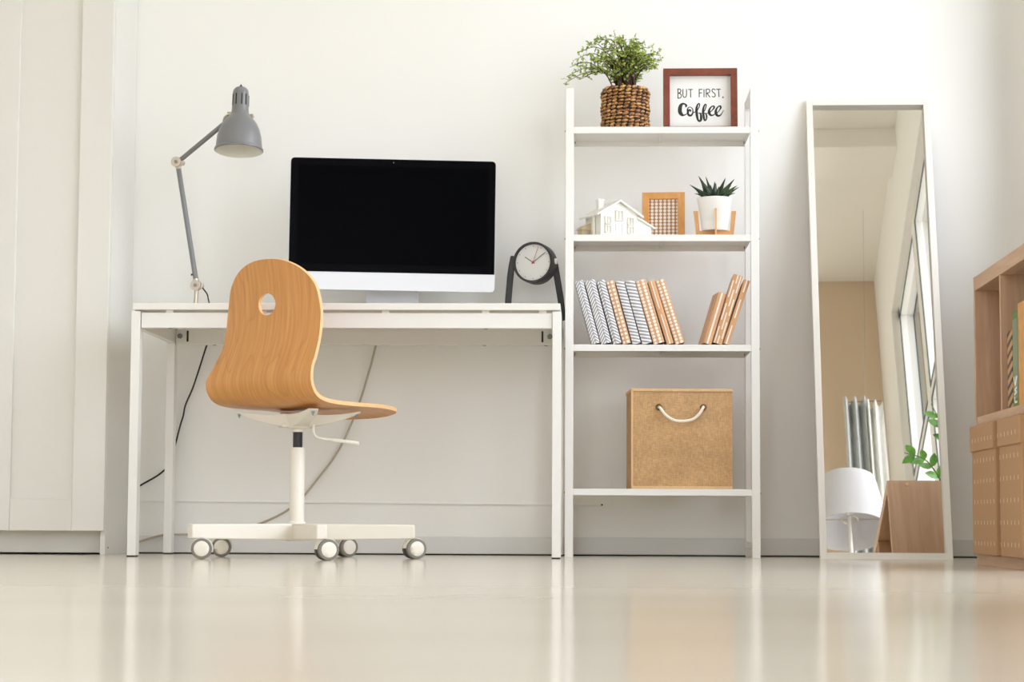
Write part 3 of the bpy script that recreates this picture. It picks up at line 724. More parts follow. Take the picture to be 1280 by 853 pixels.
for zt in SZ:
    h_ = .0205; d_ = sdep(zt); t_ = MB()
    t_.box((ix0, SY+.001, zt-h_), (ix1, SY+.004, zt)).box((ix0, SY+d_-.006, zt-h_), (ix1, SY+d_-.002, zt))
    t_.box((ix0, SY+.004, zt-.0025), (ix1, SY+d_-.006, zt))
    t_.box((ix0, SY+.004, zt-h_), (ix0+.002, SY+d_-.006, zt-.0025)).box((ix1-.002, SY+.004, zt-h_), (ix1, SY+d_-.006, zt-.0025))
    t_.box((.235-.001, SY+.004, zt-.012), (.235+.001, SY+d_-.006, zt-.0025))
    so = link('shelf_board', t_, 'whitesteel', sf, bevel=.0006, bseg=1)
    for x, s in ((ix0+.002, 1), (ix1-.002, -1)):
        link('screw', MB().cyl((x, SY+d_-.03, zt-.012), (x+s*.003, SY+d_-.03, zt-.012), .004, seg=10), 'screw', so)
        link('screw', MB().cyl((SX0 if s > 0 else SX1, SY+.011, zt-.012), ((SX0 if s > 0 else SX1)-s*.0025, SY+.011, zt-.012), .003, seg=8), 'screw', so)

# ---------------------------------------------------------------- basket with fern
bc = Vector((.1235, 6.735, SZ[0]+.0005))
bp = thing('woven_basket', 'round brown woven basket planter holding the airy green plant, top shelf', 'basket', bc)
w_ = MB(); BR, BH = .0755, .148; NR, NCc = 13, 23
core = MB().lathe([(0, .002), (BR-.006, .002), (BR-.002, .02), (BR-.003, BH-.01), (BR-.008, BH-.002), (BR-.014, BH-.01), (BR-.016, .11), (0, .11)], Matrix.Translation(bc), 40)
link('basket_lining', core, 'weavedark', bp, smooth=True)
for r_ in range(NR):
    z = .0095+(BH-.0175)*r_/(NR-1); big = 1.35 if r_ in (0, NR-1) else 1
    for c_ in range(NCc):
        a = 2*PI*(c_+.06*r_+random.uniform(-.09, .09))/NCc
        rr = BR-.001+.0015*math.sin(r_*1.3)+random.uniform(-.0012, .0012)-(.006 if r_ == NR-1 else 0)
        p_ = bc+Vector((rr*math.cos(a), rr*math.sin(a), z+random.uniform(-.0012, .0012)))
        RM = Matrix.Rotation(a, 4, 'Z') @ Matrix.Rotation(random.uniform(.05, .35), 4, 'X')
        w_.sphere(p_, 1, .0046*big, 0.0102*random.uniform(.88, 1.12), .0045*big*random.uniform(.85, 1.1), 8, 6, 0, RM)
link('weave', w_, 'weave', bp, smooth=True)
link('soil', MB().cyl(bc+Vector((0, 0, .108)), bc+Vector((0, 0, .118)), BR-.017, seg=24), 'soil', bp)
fp = thing('potted_plant', 'airy plant with dark wiry stems and tiny green leaves in the woven basket', 'plant', bc+Vector((0, 0, .12)))
stm, lvs = MB(), MB()
def leaf(mb, p_, d, size, wf=.6, thick=0.0):
    d = d.normalized(); s_ = d.orthogonal().normalized(); s_ = Matrix.Rotation(random.uniform(0, 2*PI), 3, d) @ s_; n_ = d.cross(s_)
    a = [p_, p_+d*size*.35+s_*size*wf*.5+n_*size*.06, p_+d*size*.75+s_*size*wf*.38+n_*size*.04, p_+d*size, p_+d*size*.75-s_*size*wf*.38+n_*size*.04, p_+d*size*.35-s_*size*wf*.5+n_*size*.06]
    mb.add(a, [(0, 1, 2, 3), (0, 3, 4, 5)])
tips = []
for i in range(64):
    a = random.uniform(0, 2*PI); el = random.uniform(.15, 1.0)
    rx = .155*math.cos(a)*el**.5; rx = rx*.68 if rx > 0 else rx; ry = .09*math.sin(a)
    h_ = .165*(1-(abs(rx)/.2)**1.7)*random.uniform(.6, 1.02)
    tip = bc+Vector((rx, ry, .12+max(h_, .02)+.01))
    tips.append(tip)
for u, v in ((704, 105), (712, 84), (722, 66), (745, 50), (770, 46), (792, 50), (812, 60), (826, 70), (822, 84), (735, 56), (708, 96), (716, 76), (803, 54), (757, 49), (824, 78)):
    tips.append(P(u, v, bc.y+random.uniform(-.05, .05) if u < 800 else bc.y-.075))
for tip in tips:
    st0 = bc+Vector((random.uniform(-.03, .03), random.uniform(-.03, .03), .1185))
    d = tip-st0; droop = max(0, Vector((d.x, d.y, 0)).length-.07)*.45
    m1 = st0+Vector((d.x*.22, d.y*.22, d.z*.42+.02+droop*.35)); m2 = st0+Vector((d.x*.62, d.y*.62, d.z*.86+.012+droop*.5))
    path = spline([st0, m1, m2, tip], 8); n_ = len(path)
    stm.tube(path, [.0025*(1-.8*i/n_) for i in range(n_)], 5)
    for i in range(6, n_):
        if random.random() < .74:
            # short side twig with leaflets
            bd = Vector((random.uniform(-1, 1), random.uniform(-1, 1), random.uniform(-.35, .9))).normalized()
            L_ = random.uniform(.010, .030); q_ = path[i]
            tw = [q_, q_+bd*L_*.5+Vector((0, 0, .002)), q_+bd*L_]
            stm.tube(tw, .00045, 4)
            for kx in range(random.randint(3, 6)):
                pp_ = tw[0].lerp(tw[2], random.uniform(.15, 1.0))
                leaf(lvs, pp_, bd+Vector((random.uniform(-1, 1), random.uniform(-1, 1), random.uniform(-.8, .8))), random.uniform(.0058, .0098), .80)
link('stems', stm, 'stem', fp, smooth=True); link('foliage', lvs, 'fern', fp)

# ---------------------------------------------------------------- coffee sign
FY = 6.712
sx = P(875.5, 157, FY).x
cf = thing('framed_sign', 'small brown wood framed sign reading BUT FIRST, Coffee on the top shelf', 'sign', (sx, FY, SZ[0]+.0020), (math.radians(-5), 0, math.radians(-1.0)))
FWW, FHH, FT = .1175, .2075, .0207
m_ = MB().box((-FWW, -.013, FHH-FT), (FWW, .018, FHH)); link('frame_rail', m_, 'walnut', cf, world=False, bevel=.001)
link('frame_rail', MB().box((-FWW, -.013, 0), (FWW, .018, FT*.8)), 'walnut', cf, world=False, bevel=.001)
for s in (-1, 1):
    link('frame_stile', MB().box((s*FWW-(0 if s < 0 else FT), -.0135, FT*.8), (s*FWW+(FT if s < 0 else 0), .018, FHH-FT)), 'walnut', cf, world=False, bevel=.001)
pn = link('sign_board', MB().box((-FWW+.015, .006, .012), (FWW-.015, .010, FHH-.015)), 'paper', cf, world=False)
px = .000238
def cp(cx, cy): return Vector(((cx-538)*px, 0, FHH-(cy-62)*px))
def ribbon(mb, pts, ws, y, n=6, straight=False):
    p3 = [cp(*p_) for p_ in pts]
    wl = [Vector((w, 0, 0)) for w in ws]
    if not straight:
        p3 = spline(p3, n); wl = spline(wl, n)
    N = len(p3); vs = []
    for i in range(N):
        t = (p3[min(i+1, N-1)]-p3[max(i-1, 0)]); t = t.normalized() if t.length > 0 else Vector((1, 0, 0))
        s_ = Vector((-t.z, 0, t.x))*(max(wl[i].x, 1)*1.13*px/2)
        vs += [p3[i]+s_+Vector((0, y, 0)), p3[i]-s_+Vector((0, y, 0))]
    mb.add(vs, [(2*i, 2*i+1, 2*i+3, 2*i+2) for i in range(N-1)])
    for e_ in (0, N-1):
        c_ = p3[e_]+Vector((0, y, 0)); r_ = max(wl[e_].x, 1)*px/2
        mb.add([c_+Vector((r_*math.cos(2*PI*j/10), 0, r_*math.sin(2*PI*j/10))) for j in range(10)], [tuple(range(10))])
tx = MB(); yy = [.0058]
def stroke(pts, w, straight=False):
    ws = w if isinstance(w, list) else [w]*len(pts)
    ribbon(tx, pts, ws, yy[0], 6, straight); yy[0] -= .00002
T = 10.5
stroke([(242, 330), (242, 452)], T, True); stroke([(236, 330), (262, 328), (281, 345), (274, 372), (246, 386)], T); stroke([(246, 386), (275, 394), (288, 422), (272, 450), (240, 455)], T)
stroke([(308, 332), (308, 400), (314, 432), (332, 444), (350, 432), (356, 400), (356, 332)], T)
stroke([(382, 334), (436, 334)], T, True); stroke([(410, 334), (412, 442)], T, True)
stroke([(526, 334), (526, 440)], T, True); stroke([(524, 334), (566, 334)], T, True); stroke([(526, 384), (560, 382)], T, True)
stroke([(590, 334), (590, 440)], T, True)
stroke([(619, 334), (621, 442)], T, True); stroke([(617, 336), (650, 332), (668, 350), (658, 378), (624, 390)], T); stroke([(632, 390), (668, 442)], T, True)
stroke([(738, 342), (722, 330), (702, 336), (698, 358), (714, 378), (734, 396), (740, 422), (724, 440), (698, 434)], T)
stroke([(756, 334), (808, 334)], T, True); stroke([(784, 334), (790, 438)], T, True)
stroke([(842, 440), (845, 448), (838, 458)], [14, 12, 5])
# Coffee
stroke([(346, 572), (352, 556), (334, 538), (308, 532), (282, 552), (268, 596), (270, 648), (294, 684), (324, 690), (356, 672), (376, 650)], [20, 24, 20, 24, 38, 46, 46, 36, 16, 9, 8])
stroke([(376, 650), (366, 620), (380, 586), (410, 580), (436, 608), (440, 650), (424, 688), (398, 696), (376, 676), (374, 640), (392, 616)], [10, 16, 10, 9, 11, 16, 20, 26, 24, 26, 22])
stroke([(392, 616), (412, 626), (402, 644)], [20, 16, 8])
stroke([(440, 656), (470, 648), (500, 622), (524, 576), (530, 540), (516, 532), (498, 560), (488, 610), (492, 680), (502, 740), (520, 772), (544, 762), (550, 712), (540, 668), (516, 664)], [9, 9, 10, 12, 14, 14, 20, 28, 30, 26, 22, 26, 28, 16, 9])
stroke([(520, 668), (560, 664), (590, 640), (612, 586), (616, 548), (602, 544), (586, 576), (576, 630), (582, 700), (592, 752), (604, 766), (620, 744), (622, 700), (610, 668), (592, 664)], [9, 9, 10, 12, 14, 14, 20, 26, 26, 22, 16, 16, 20, 12, 8])
stroke([(596, 668), (630, 668), (668, 652), (700, 622), (724, 588), (718, 568), (692, 572), (664, 608), (656, 652), (672, 688), (704, 694), (736, 676)], [8, 9, 10, 12, 20, 18, 14, 22, 32, 26, 16, 10])
stroke([(736, 676), (768, 656), (796, 622), (812, 590), (806, 568), (780, 574), (752, 612), (746, 660), (766, 698), (800, 698), (828, 666), (848, 628)], [9, 10, 12, 20, 20, 14, 22, 32, 28, 18, 10, 8])
link('lettering', tx, 'ink', pn, world=False)

# ---------------------------------------------------------------- white model house
hp = P(764, 300, 6.72); 
hs_ = thing('model_house', 'small white model house with gabled roof and chimney, second shelf from top', 'ornament', (hp.x, 6.70, SZ[1]), (0, 0, math.radians(26)))
W2_, D2_ = .064, .055; EH, AH = .074, .112
body = MB().prism([(-W2_, 0), (W2_, 0), (W2_, EH), (0, AH-.004), (-W2_, EH)], -D2_, D2_)
link('walls', body, 'model', hs_, world=False)
an = MB().prism([(W2_, 0), (W2_+.052, 0), (W2_+.052, .036), (W2_, .062)], -D2_+.004, D2_-.01); link('annex', an, 'model', hs_, world=False)
sl_ = (AH-EH)/W2_
for s in (-1, 1):
    e_ = .017
    link('roof_slope', MB().prism([(0, AH-.002), (0, AH+.004), (s*(W2_+e_), EH-sl_*e_+.004), (s*(W2_+e_), EH-sl_*e_-.002)][::s], -D2_-.012, D2_+.01), 'model', hs_, world=False)
link('annex_roof', MB().prism([(W2_, .061), (W2_+.062, .031), (W2_+.062, .036), (W2_, .067)], -D2_-.004, D2_-.004), 'model', hs_, world=False)
link('chimney', MB().box((-.045, -.002, .085), (-.028, .016, .122)).box((-.047, -.004, .119), (-.026, .018, .124)), 'model', hs_, world=False)
for x, z, w2, h2 in ((-.04, .05, .011, .012), (0, .066, .013, .017), (.04, .05, .011, .012), (-.04, .022, .011, .012), (.04, .022, .011, .012)):
    f_ = MB(); y0, y1 = -D2_-.0055, -D2_+.001
    f_.box((x-w2, y0, z-h2), (x-w2+.002, y1, z+h2)).box((x+w2-.002, y0, z-h2), (x+w2, y1, z+h2)).box((x-w2, y0, z-h2), (x+w2, y1, z-h2+.002)).box((x-w2, y0, z+h2-.002), (x+w2, y1, z+h2)).box((x-.0007, y0+.001, z-h2), (x+.0007, y1, z+h2))
    link('window_frame', f_, 'model', hs_, world=False)
link('front_door', MB().box((-.012, -D2_-.003, 0), (-.010, -D2_+.001, .040)).box((.010, -D2_-.003, 0), (.012, -D2_+.001, .040)).box((-.012, -D2_-.003, .038), (.012, -D2_+.001, .040)), 'model', hs_, world=False)
link('corner_pillar', MB().box((-W2_-.010, -.02, 0), (-W2_-.002, -.010, .066)), 'model', hs_, world=False)
link('side_shed', MB().box((-W2_-.03, .018, 0), (-W2_-.001, .05, .028)).prism([(-W2_-.036, .026), (-W2_, .026), (-W2_, .048), (-W2_-.02, .040)], .012, .055), 'modeltan', hs_, world=False)

# ---------------------------------------------------------------- small photo frame
f2 = P(830, 293, 6.78); 
pf = thing('photo_frame', 'small golden wood picture frame with a dotted brown card, second shelf', 'picture frame', (f2.x-.001, 6.805, SZ[1]+.0012), (math.radians(-6), 0, math.radians(-4)))
fw, fh, ft = .0685, .165, .022
fm = MB()
o_ = [(-fw, 0), (fw, 0), (fw, fh), (-fw, fh)]; i_ = [(-fw+ft, ft), (fw-ft, ft), (fw-ft, fh-ft), (-fw+ft, fh-ft)]
for j in range(4):
    k2 = (j+1) % 4; quad = [o_[j], o_[k2], i_[k2], i_[j]]
    link('frame_side', MB().prism(quad, -.008, .008), 'pine', pf, world=False, bevel=.0012)
cardm = dots('dotted_card', .0135, .37, (.0025, .002), (176, 124, 82), .84)
cx0, cz0, cx1, cz1 = -fw+ft-.004, ft-.004, fw-ft+.004, fh-ft+.004
link('card', MB().add([(cx0, .001, cz0), (cx1, .001, cz0), (cx1, .001, cz1), (cx0, .001, cz1), (cx0, .005, cz0), (cx1, .005, cz0), (cx1, .005, cz1), (cx0, .005, cz1)],
     [(0, 1, 2, 3), (7, 6, 5, 4), (0, 4, 5, 1), (1, 5, 6, 2), (2, 6, 7, 3), (3, 7, 4, 0)], 0,
     [[(cx0, cz0), (cx1, cz0), (cx1, cz1), (cx0, cz1)]]+[[(0, 0)]*4]*5), cardm, pf, world=False)

# ---------------------------------------------------------------- succulent on a wooden stand
sp_ = Vector((P(893.5, 290, 6.70).x, 6.70, SZ[1]))
sg = thing('plant_stand', 'small bamboo cross stand holding the white pot, second shelf', 'stand', sp_)
rin = .0475
for a in (0, PI/2, PI, -PI/2):
    d = Vector((math.cos(a), math.sin(a), 0)); sd = Vector((-d.y, d.x, 0))
    w1 = .014
    r0, r1 = .050, .0655; th = .0048
    vs = []
    for (ra, z) in ((r0-.004, 0), (r0+.008, 0), (r1+.002, .088), (r1-.013, .088)):
        for s in (-1, 1): vs.append(sp_+d*ra+sd*th*.5*s+Vector((0, 0, z)))
    if abs(a) == PI/2:
        pass
    link('leg', MB().add(vs, [(0, 2, 3, 1), (4, 6, 7, 5), (2, 4, 5, 3), (6, 0, 1, 7), (0, 6, 4, 2), (1, 3, 5, 7)]), 'bamboo', sg, bevel=.0008)
link('cross_bar', MB().box(tuple(sp_+Vector((-.048, -.003, .004))), tuple(sp_+Vector((.048, .003, .025)))).box(tuple(sp_+Vector((-.0028, -.048, .004))), tuple(sp_+Vector((.0028, .048, .0248)))), 'bamboo', sg, bevel=.0008)
pt = thing('ceramic_pot', 'white tapered pot with the spiky succulent in the bamboo stand', 'pot', sp_+Vector((0, 0, .0252)))
zp = sp_+Vector((0, 0, .0252))
link('pot_wall', MB().lathe([(0, 0), (.0385, 0), (.0410, .004), (.0548, .098), (.0560, .101), (.0548, .103), (.0525, .100), (.048, .085), (0, .085)], Matrix.Translation(zp), 48), 'pot', pt, smooth=True)
link('soil', MB().cyl(zp+Vector((0, 0, .085)), zp+Vector((0, 0, .092)), .0485, seg=24), 'soil', pt)
sc = thing('succulent', 'dark green spiky rosette succulent growing in the white pot', 'plant', zp+Vector((0, 0, .092)))
def spike(base, tip, w, bow):
    m_ = MB(); N = 9; vs = []; d = tip-base
    sd = d.cross(Vector((0, 1, 0))) if abs(d.normalized().y) < .9 else d.cross(Vector((1, 0, 0)))
    hz = Vector((d.x, d.y, 0)); sd = Vector((0, 0, 1)).cross(hz); sd = sd.normalized() if sd.length > 1e-5 else Vector((1, 0, 0))
    nn = d.cross(sd).normalized()
    for i in range(N):
        t = i/(N-1); c_ = base+d*t+Vector((0, 0, 1))*bow*math.sin(PI*t)
        ww = w*1.5*(1-t)**.8*(1+.55*math.sin(PI*min(1, t*1.5)))*.8+.0003
        vs += [c_+sd*ww, c_+nn*ww*.85, c_-sd*ww, c_-nn*ww*.85]
    m_.add(vs, [(3, 2, 1, 0), tuple(4*(N-1)+j for j in range(4))]+[(4*i+j, 4*i+(j+1) % 4, 4*(i+1)+(j+1) % 4, 4*(i+1)+j) for i in range(N-1) for j in range(4)])
    return m_
zb_ = zp+Vector((0, 0, .088)); Ysu = sp_.y
sk = [(862, 231, -.02, .008), (873, 220, 0, .0095), (882, 220.5, .02, .008), (893.5, 227, -.02, .008), (907, 222.5, .01, .0085), (918, 224, -.015, .0095), (921.5, 232, .015, .008), (924, 234, .03, .006),
      (868, 242, -.035, .006), (919, 241.5, -.035, .006), (888, 231, .02, .007), (899, 233, -.035, .006), (878, 240, -.04, .006), (908, 240, -.04, .006), (895, 229, .03, .007), (914, 232, .035, .006), (869, 236, .03, .006)]
for u, v, dy, w in sk:
    tip = P(u, v, Ysu+dy*1.2); b0 = zb_+Vector(((tip.x-zb_.x)*.22, dy*.4, .0045))
    link('leaf', spike(b0, tip, w, .005), 'succ', sc, smooth=True)

# ---------------------------------------------------------------- books
def book(T, H, D, m, tilt, x, lean, label, grp, yaw=0.0, y=SY+.014, z=SZ[2]):
    """lean -1: top to the left (stands on its lower left edge); +1: top to the right (x is the lower right edge)"""
    a = math.radians(tilt)
    o = thing('wrapped_book', label, 'book', (x, y, z+.0005), (0, -a if lean < 0 else a, math.radians(yaw)), grp)
    x0, x1 = (0, T) if lean < 0 else (-T, 0)
    c = MB(); t_ = .0022
    # rounded spine and two boards, uv in metres
    N = 8; prof_ = [(x0, D), (x0, .003)]
    for i in range(1, N): 
        f_ = i/N; prof_.append((x0+T*f_, .003-.0035*math.sin(PI*f_)))
    prof_ += [(x1, .003), (x1, D)]
    acc = 0; vs = []; us = []
    for i, (xx, yy_) in enumerate(prof_):
        if i: acc += math.hypot(xx-prof_[i-1][0], yy_-prof_[i-1][1])
        us.append(acc-(D-.003)); vs += [Vector((xx, yy_, 0)), Vector((xx, yy_, H))]
    cxm = (x0+x1)/2; n_ = len(prof_)
    inn = [(x0+t_, D), (x0+t_, .005)]+[(x0+t_+(T-2*t_)*i/N, .005) for i in range(1, N)]+[(x1-t_, .005), (x1-t_, D)]
    for xx, yy_ in inn: vs += [Vector((xx, yy_, 0)), Vector((xx, yy_, H))]
    fs, uvs = [], []
    for i in range(n_-1):
        fs.append((2*i, 2*i+2, 2*i+3, 2*i+1)); uvs.append([(us[i], 0), (us[i+1], 0), (us[i+1], H), (us[i], H)])
    for i in range(n_-1):
        j = 2*n_
        fs.append((j+2*i, j+2*i+1, j+2*i+3, j+2*i+2)); uvs.append([(0, 0)]*4)
        fs.append((2*i+1, 2*i+3, j+2*i+3, j+2*i+1)); uvs.append([(us[i], H)]*4)
        fs.append((2*i, j+2*i, j+2*i+2, 2*i+2)); uvs.append([(us[i], 0)]*4)
    j = 2*n_
    fs.append((0, 1, j+1, j)); uvs.append([(0, 0)]*4); e_ = 2*(n_-1)
    fs.append((e_, j+e_, j+e_+1, e_+1)); uvs.append([(0, 0)]*4)
    c.add(vs, fs, 0, uvs)
    link('cover', c, m, o, world=False, smooth=True)
    link('page_block', MB().box((x0+t_, .0051, .003), (x1-t_, D-.003, H-.003)), 'page', o, world=False)
    return o
def bx(u): return P(u, 430, SY+.016).x
ch1 = chevron('chevron_paper_a', .0145, 1.1); ch2 = chevron('chevron_paper_b', .0185, 1.1); ch3 = chevron('chevron_paper_c', .009, .85)
ch4 = chevron('chevron_paper_d', -.002, .45, .0105); ch5 = chevron('chevron_paper_e', -.004, .42, .0112)
d1 = dots('dot_paper_single', .0128, .33, (.0015, .0)); d2 = dots('dot_paper_double', .0155, .31, (.0, .003), sy=.72); d3 = dots('dot_paper_double_b', .0142, .32, (.0, .001), sy=.78)
l1 = dashes('dash_paper_a', 1, .0016, .115, .84, width=.0215); l2 = dashes('dash_paper_b', 1, .0026, .30, .85, width=.024)
l3 = dashes('dash_paper_c', 3, .0018, .075, .72, .38, width=.029); l4 = dashes('dash_paper_d', 1, .0022, .085, .72, .3, width=.019)
GL = 'paper-wrapped books leaning left on the third shelf'
books = [(740, .0272, 15.4, .2040, ch1, 'book in grey and white chevron paper, first at the left post'),
         (751.6, .0345, 14.9, .2055, ch2, 'thick book in grey and white chevron paper, second from the left post'),
         (766.8, .0275, 15.0, .2050, ch3, 'book in grey and white chevron paper, third from the left, beside slim dotted book'),
         (779, .0265, 15.2, .2035, d1, 'slim kraft paper book with a single column of white dots'),
         (791, .0275, 15.4, .2050, ch4, 'book in pale grey diagonal stripes, right of the slim dotted book'),
         (803.2, .0320, 15.6, .2050, ch5, 'book in darker grey diagonal stripes, left of the wide dotted book'),
         (817.3, .0365, 16.3, .2060, d2, 'wide kraft paper book with two columns of white dots, beside striped grey book'),
         (833.8, .0235, 16.9, .2060, l1, 'slim kraft paper book with one long white line on its spine'),
         (844.6, .0310, 17.6, .2085, d3, 'kraft paper book with two columns of white dots, last on the right of the row')]
for u, T_, tl, H_, m_, lb in books: book(T_*.94, H_, .148, m_, tl, bx(u), -1, lb, GL)
GR = 'kraft paper books leaning right on the third shelf'
book(.0245, .166, .11, l2, 16.8, bx(889.0), 1, 'short thick kraft paper book with one white line, leaning right', GR, yaw=6.5, y=SY+.014)
book(.0290, .2240, .150, l3, 17.2, bx(902.3), 1, 'tallest kraft paper book with several white dashes, leaning right', GR)
book(.0185, .2100, .148, l4, 18.4, bx(911.2), 1, 'slim kraft paper book with white dashes, leaning on the right post', GR)

# ---------------------------------------------------------------- jute storage box
jb = P(790, 610, 6.613); JW, JH, JD = .3115, .306, .235
jx = thing('storage_box', 'square jute storage box with white rope handle on the lowest shelf', 'storage box', (jb.x, 6.613, SZ[3]+.0005), (0, 0, math.radians(3.0)))
N = 14; bxm = MB()
def bulge(x, z): return .004*math.sin(PI*x/JW)*math.sin(PI*z/JH)+.0012*math.sin(x*60+z*35)*math.sin(z*41)
vs = []; 
for i in range(N+1):
    for j in range(N+1):
        x = JW*i/N; z = JH*j/N; vs.append(Vector((x, -bulge(x, z), z)))
fs = [(i*(N+1)+j, (i+1)*(N+1)+j, (i+1)*(N+1)+j+1, i*(N+1)+j+1) for i in range(N) for j in range(N)]
bxm.add(vs, fs)
t_ = .006
bxm.add([(0, 0, 0), (0, JD, 0), (0, JD, JH), (0, 0, JH)], [(0, 1, 2, 3)]).add([(JW, 0, 0), (JW, JD, 0), (JW, JD, JH), (JW, 0, JH)], [(3, 2, 1, 0)])
bxm.add([(0, JD, 0), (JW, JD, 0), (JW, JD, JH), (0, JD, JH)], [(0, 1, 2, 3)]).add([(0, 0, 0), (JW, 0, 0), (JW, JD, 0), (0, JD, 0)], [(3, 2, 1, 0)])
bxm.add([(0, 0, JH), (JW, 0, JH), (JW, JD, JH), (0, JD, JH), (t_, t_, JH), (JW-t_, t_, JH), (JW-t_, JD-t_, JH), (t_, JD-t_, JH), (t_, t_, .01), (JW-t_, t_, .01), (JW-t_, JD-t_, .01), (t_, JD-t_, .01)],
        [(0, 1, 5, 4), (1, 2, 6, 5), (2, 3, 7, 6), (3, 0, 4, 7), (4, 5, 9, 8), (5, 6, 10, 9), (6, 7, 11, 10), (7, 4, 8, 11), (8, 9, 10, 11)])
link('box_body', bxm, 'jute', jx, world=False, smooth=True)
bt = MB()
for (a, b_) in (((0, -.001, JH), (JW, -.001, JH)), ((0, 0, JH), (0, JD, JH)), ((JW, 0, JH), (JW, JD, JH)), ((0, JD, JH), (JW, JD, JH)), ((0, -.001, .004), (JW, -.001, .004)), ((.0, -.0005, 0), (.0, -.0005, JH))):
    bt.bar(a, b_, .006, .009 if a[2] == b_[2] else .005)
link('edge_binding', bt, 'jutetrim', jx, world=False, bevel=.0015)
s3 = 1/402.
hx0, hx1, hz = (823.5-790)*s3, (879-790)*s3, JH-(508.5-487)*s3
for x in (hx0, hx1):
    link('eyelet', MB().lathe([(.0045, 0), (.0095, 0), (.0105, .0015), (.0085, .0035), (.006, .003), (.0045, .001)], Matrix.Translation((x, -bulge(x, hz)-.0008, hz)) @ Matrix.Rotation(PI/2, 4, 'X'), 24, caps=False), 'brass', jx, world=False, smooth=True)
rp = spline([(hx0, .004, hz), (hx0+.003, -.012, hz-.003), (hx0+.018, -.022, hz-.024), (hx0+.042, -.024, hz-.040), ((hx0+hx1)/2+.002, -.024, hz-.044), (hx1-.035, -.024, hz-.038), (hx1-.014, -.022, hz-.020), (hx1-.002, -.012, hz-.001), (hx1, .004, hz+.001)], 8)
link('rope_handle', MB().tube(rp, .0046, 12), 'rope', jx, world=False, smooth=True)

# ---------------------------------------------------------------- leaning mirror
ML, MLEN, MW = .39, 1.548, .402
mo = P(1025.5, 697, 6.565); mo.z = 0; mo.y = 6.565
mr_ = thing('leaning_mirror', 'tall narrow white framed mirror leaning against the wall beside the shelf', 'mirror', mo, (-math.asin(ML/MLEN), 0, math.radians(-1.0)))
mr_.location.z = .0002
FWD_, FDP = .0205, .028
fm = MB()
fm.box((0, 0, 0), (FWD_, FDP, MLEN)).box((MW-FWD_, 0, 0), (MW, FDP, MLEN)).box((FWD_, 0, 0), (MW-FWD_, FDP, FWD_)).box((FWD_, 0, MLEN-FWD_), (MW-FWD_, FDP, MLEN))
link('frame', fm, 'mframe', mr_, world=False, bevel=.001)
g1 = .008; g0 = .008
link('mirror_glass', MB().add([(FWD_-.002, .018, FWD_-.002), (MW-FWD_+.002, .018, FWD_-.002), (MW-FWD_+.002, .021, MLEN-FWD_+.002), (FWD_-.002, .021, MLEN-FWD_+.002)], [(0, 1, 2, 3)]), 'mirror', mr_, world=False)
link('backing_board', MB().box((FWD_-.003, .0225, FWD_-.003), (MW-FWD_+.003, .026, MLEN-FWD_+.003)), 'page', mr_, world=False)

# ---------------------------------------------------------------- bookcase at the right wall
KX, KY, KD, KW_, KH = 1.041, 5.747, .39, .77, .77
kr = math.radians(-.85)
bkx = thing('bookcase', 'low oak cube bookcase with open upper compartments at the right edge', 'bookcase', (KX, KY, 0), (0, 0, kr))
# local: x into the case (towards the right wall), y runs from 0 down to -KW_ (towards the camera)
ot, it = .038, .016
link('end_panel', MB().box((0, -ot*.55, 0), (KD, 0, KH)), 'oak', bkx, world=False, bevel=.001)
link('end_panel', MB().box((0, -KW_, 0), (KD, -KW_+ot, KH)), 'oak', bkx, world=False, bevel=.001)
for nm, z, hh in (('top_panel', KH-ot, ot*.98), ('bottom_panel', .0, .028)):
    link(nm, MB().box((.0005, -KW_+ot, z), (KD, -ot*.55, z+hh)), 'oakhoriz', bkx, world=False, bevel=.001)
ZM = .386
link('middle_shelf', MB().box((.002, -KW_+ot, ZM-it), (KD-.003, -ot*.55, ZM+it*.4)), 'oakhoriz', bkx, world=False, bevel=.0006)
YD = -.385
for z0, z1 in ((ZM+it*.4, KH-ot), (.028, ZM-it)):
    link('divider', MB().box((.002, YD-it/2, z0), (KD-.003, YD+it/2, z1)), 'oak', bkx, world=False, bevel=.0006)
link('back_panel', MB().box((KD-.003, -KW_+ot, ot), (KD-.0005, -ot*.6, KH-ot)), 'oakshaded', bkx, world=False)
for x in (.07, KD-.07):
    link('screw_cap', MB().lathe([(0, 0), (.007, 0), (.0065, .002), (0, .0028)], Matrix.Translation((x, 0, KH-ot*.45)) @ Matrix.Rotation(-PI/2, 4, 'X'), 18), 'jutetrim', bkx, world=False, smooth=True)

